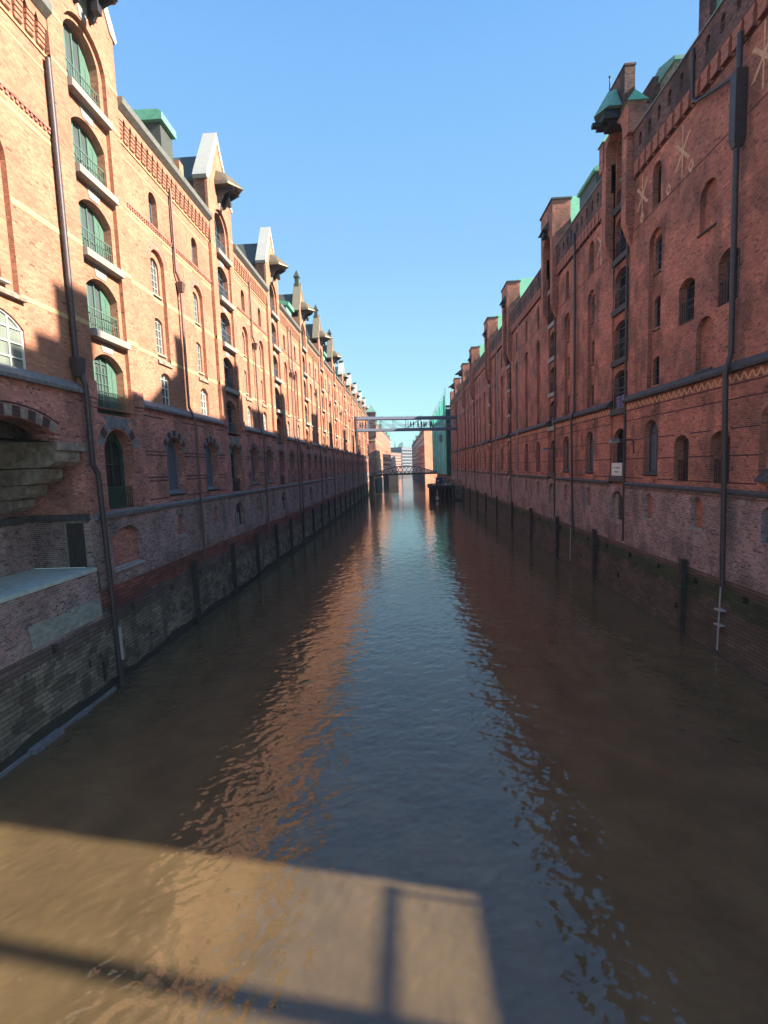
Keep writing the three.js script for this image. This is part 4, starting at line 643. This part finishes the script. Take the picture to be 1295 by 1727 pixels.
// ------------------------------------------------------------------ netted scaffold and the far buildings
{
  const t = thing('scaffolding', 'scaffolding wrapped in green netting on the far right bank', 'scaffolding', [12.7, 0, -149], 0);
  const netTex = scaled(texture(512, 512, (i, j, c) => { const n = fbm(i / 64, j / 128, 8, 91, 4), l = .75 + .5 * n; c[0] = 100 * l; c[1] = 196 * l; c[2] = 172 * l; }), 10);
  const net = new THREE.MeshPhysicalMaterial({ map: netTex, roughness: .95, side: THREE.DoubleSide, transmission: .35, thickness: 0 });
  const netDark = std({ map: scaled(texture(128, 128, (i, j, c) => { const n = fbm(i / 16, j / 16, 8, 92, 3); c[0] = 24 + 20 * n; c[1] = 60 + 40 * n; c[2] = 58 + 36 * n; }), 10), roughness: .95 });
  const dir = new THREE.Vector3(-1.4, 0, -52).normalize(), n = 9, L = 52 / n;
  for (let i = 0; i < n; i++) {
    const g = new THREE.PlaneGeometry(L, 1, 14, 6), p = g.attributes.position, top = [30.4, 29.6, 28.9, 28.7, 28.5, 28.6, 28.3, 28.4, 28.2][i];
    for (let k = 0; k < p.count; k++) { const s = p.getX(k) + L / 2 + i * L, y = p.getY(k) + .5, wv = .18 * Math.sin(s * 2.4) + .1 * Math.sin(s * 5.1 + i); p.setXYZ(k, dir.x * s - wv, 5.5 + y * (top - 5.5), dir.z * s); }
    g.computeVertexNormals(); mesh('netting', [g], net, t);
    mesh('pole', [box(-.06, .06, 0, top + 1.8 - (i % 3) * .4, -.06, .06)], M.zinc, t, [dir.x * i * L - .05, 0, dir.z * i * L]);
    mesh('guard_rail', [1, 2].map((r) => bar([dir.x * i * L, top + r, dir.z * i * L], [dir.x * (i + 1) * L, top + r, dir.z * (i + 1) * L], .06)), M.zinc, t);
  }
  const e = new THREE.PlaneGeometry(3, 1, 8, 4), q = e.attributes.position; for (let k = 0; k < q.count; k++) { const x = q.getX(k) + 1.5, y = q.getY(k) + .5; q.setXYZ(k, x, 5 + y * 21, .15 * Math.sin(x * 5)); } e.computeVertexNormals(); mesh('end_netting', [e], netDark, t);
  for (let k = 0; k < 7; k++) mesh('platform', [box(0, 2.6, 6.5 + k * 3.4, 6.6 + k * 3.4, -6, -.3)], M.timber, t);
  mesh('hoist_cage', [box(-1.5, -.3, 16.4, 18.6, -12, -10.8), box(-1.2, -1.1, 6, 28, -11.5, -11.3)], M.zinc, t);
}
// a plainer warehouse for the far banks, turned to follow the bend of the canal
function farBlock(name, label, front, end, depth, top, mat, o = {}) {
  const a = new THREE.Vector3(...front), c = new THREE.Vector3(...end), L = a.distanceTo(c), s = o.side, b = thing(name, label, o.cat || 'warehouse', front, Math.atan2(-(c.z - a.z), c.x - a.x));
  const inward = s < 0 ? 1 : -1, z0 = 0, rows = o.rows || 6, bays = Math.round(L / (o.bay || 5)), y0 = o.y0 ?? 4, hs = [];
  const zf = (d) => -inward * 0 + (s < 0 ? -d : d);
  const blk = (e, ya, yb) => o.cham ? hull([ya, yb].flatMap((y) => [[e * -1, y, zf(-e)], [L, y, zf(-e)], [L, y, zf(depth)], [14, y, zf(depth)]])) : box(-e, L, ya, yb, Math.min(zf(-e), zf(depth)), Math.max(zf(-e), zf(depth)));
  mesh('wall', [blk(0, y0 - 6, top)], mat, b);
  const out = s < 0 ? 1 : -1, wg = once('fw' + out + rows + top + (o.ww || ''), () => fin([box(-(o.ww || .6), o.ww || .6, 0, (top - 9) / rows * .62, -.02, .02)]));
  const wf = once('fwf' + rows + top + (o.ww || ''), () => fin([box(-(o.ww || .6) - .1, (o.ww || .6) + .1, -.25, 0, -.08, .08)]));
  for (let r = 0; r < rows; r++) for (let i = 0; i < bays; i++) { if (o.cap && i >= o.cap) continue; const w = mesh('window', wg, M.glassD, b, [(i + .5) * L / bays, y0 + 3.4 + r * (top - y0 - 4) / rows, out * .03]); mesh('sill', wf, o.sillMat || M.brickLow, w, [0, 0, 0]); }
  if (o.endWindows) for (let r = 0; r < rows; r++) for (let i = 0; i < o.endWindows; i++) mesh('window', once('few' + top + rows, () => fin([box(-.02, .02, 0, (top - 9) / rows * .6, -.5, .5)])), M.glassD, b, [-.03, y0 + 3.4 + r * (top - y0 - 4) / rows, zf((i + .5) * depth / o.endWindows)]);
  mesh('cornice', [blk(.3, top, top + .5)], o.corn || M.zinc, b);
  mesh('base', [blk(.2, -3, y0)], o.base || M.stoneDark, b);
  if (o.cham) mesh('end_wall', [hull([-3, top].flatMap((y) => [[-.08, y, -.02], [13.92, y, depth], [.0, y, .05], [14, y, depth]]))], M.brickSun, b);
  for (const f of o.gables || []) { const x = f * L; mesh('gable', [box(x - 1.6, x + 1.6, top, top + 2.6, Math.min(zf(-.25), zf(1)), Math.max(zf(-.25), zf(1))), hull([[x - 1.8, top + 2.6, zf(-.3)], [x + 1.8, top + 2.6, zf(-.3)], [x - 1.8, top + 2.6, zf(5)], [x + 1.8, top + 2.6, zf(5)], [x, top + 4.2, zf(-.3)], [x, top + 4.2, zf(5)]])], M.copperDull, b); }
  return b;
}
{
  const b = farBlock('warehouse', 'left warehouse beyond the low bridge with a brown end wall and copper roofs', [-11.6, 0, -181], [-10.1, 0, -312], 16, 25.6, M.brickSun, { side: -1, rows: 6, bay: 6.5, gables: [.1, .3, .5, .7, .9], endWindows: 3 });
  mesh('corner_turret', [box(-.3, 2.6, 20, 29, -3, .3), box(-.5, 2.8, 29, 29.6, -3.2, .5)], M.brickParapet, b); mesh('turret_roof', [hull([[-.4, 29.6, -3.1], [2.7, 29.6, -3.1], [-.4, 29.6, .4], [2.7, 29.6, .4], [1.1, 32.5, -1.4]])], M.copperDull, b);
  many('string_course', [box(-.2, 40, 12.4, 12.7, -15, .12), box(-.2, 40, 18.6, 18.9, -15, .1)], M.cream, b);
  mesh('end_wall', [box(-.06, .0, 4, 25.6, -15, -.3)], M.brickLow, b);
  farBlock('warehouse', 'right warehouse beyond the green netting with a sunlit orange end wall', [8.6, 0, -220], [4.9, 0, -400], 18, 25.2, M.brickDark, { side: 1, rows: 6, bay: 7, gables: [.2, .5, .8], endWindows: 0, corn: M.stoneDark, cham: 1 });
  const net = farBlock('warehouse', 'right warehouse hidden behind the green scaffold netting', [14.6, 0, -148], [13.2, 0, -205], 14, 25.5, M.brickDark, { side: 1, rows: 5, bay: 9 });
  mesh('brick_tower', [box(3, 6, 25.5, 31.5, .1, 4)], M.brickDark, net);
  farBlock('office_building', 'far blue-grey office building with white balcony bands closing the canal view', [-4, 0, -440], [9, 0, -470], 20, 26, M.bluish, { side: -1, rows: 6, bay: 4.4, ww: 1.7, cat: 'building', sillMat: M.stone, corn: M.zinc });
  farBlock('office_building', 'far dark brick building left of the white-banded offices at the canal bend', [-16, 0, -380], [-4.5, 0, -420], 20, 20, M.brickLow, { side: -1, rows: 5, bay: 4.4, ww: 1.4, cat: 'building', sillMat: M.offwhite });
  const s = thing('church_spire', 'slim green church spire far beyond the canal bend', 'church spire', [-21, 0, -900], 0); mesh('tower', [box(-3.2, 3.2, 0, 36, -3.2, 3.2)], M.stoneDark, s); mesh('spire', [hull([[-3.4, 36, -3.4], [3.4, 36, -3.4], [-3.4, 36, 3.4], [3.4, 36, 3.4], [0, 60, 0]])], M.copperDull, s);
  const k = thing('church_tower', 'blunt dark tower with a slanting roof right of the slim spire', 'church tower', [-10, 0, -860], 0); mesh('tower', [box(-4.5, 4.5, 0, 44, -4, 4)], M.slate, k); mesh('roof', [hull([[-5, 44, -4], [5, 44, -4], [-5, 44, 4], [5, 44, 4], [4.6, 53, -4], [4.6, 53, 4], [-2, 50, 0]])], M.copperDull, k);
}
// street end of the right bank behind the camera's shoulder: its edge, railing and mast throw the shadows on the lit water
{
  const q = thing('street_quay', 'paved street end with an iron railing on the near right bank', 'quay wall', [RX, 0, 0], 0);
  mesh('wall', [box(-.15, 1, -2, 6.78, -6.95, 3.6)], M.brickDark, q); mesh('paving', [box(1, 20, 6.3, 6.75, -6.7, 3.6)], M.concrete, q);
  const r = []; for (let z = -6.6; z < 3.6; z += 3.4) r.push(box(-.08, -.02, 6.75, 7.7, z, z + .06)); r.push(box(-.1, 0, 7.68, 7.84, -6.7, 3.6)); mesh('railing', r, M.iron, q);
  const m = thing('street_mast', 'tall round street mast on the near right bank', 'mast', [RX + .9, 6.75, -4.12], 0); mesh('shaft', [new THREE.CylinderGeometry(.17, .2, 9, 10).translate(0, 4.5, 0)], M.iron, m); mesh('base', [new THREE.CylinderGeometry(.3, .34, .4, 10).translate(0, .2, 0)], M.iron, m);
  const g = new THREE.PlaneGeometry(3000, 3000).rotateX(-Math.PI / 2); tag(mesh('ground', [g], M.stoneDark, scene, [0, -2.2, -600]), 'dark bed and ground under the canal and the blocks', null, null, 'structure');
}

renderer.render(scene, camera);
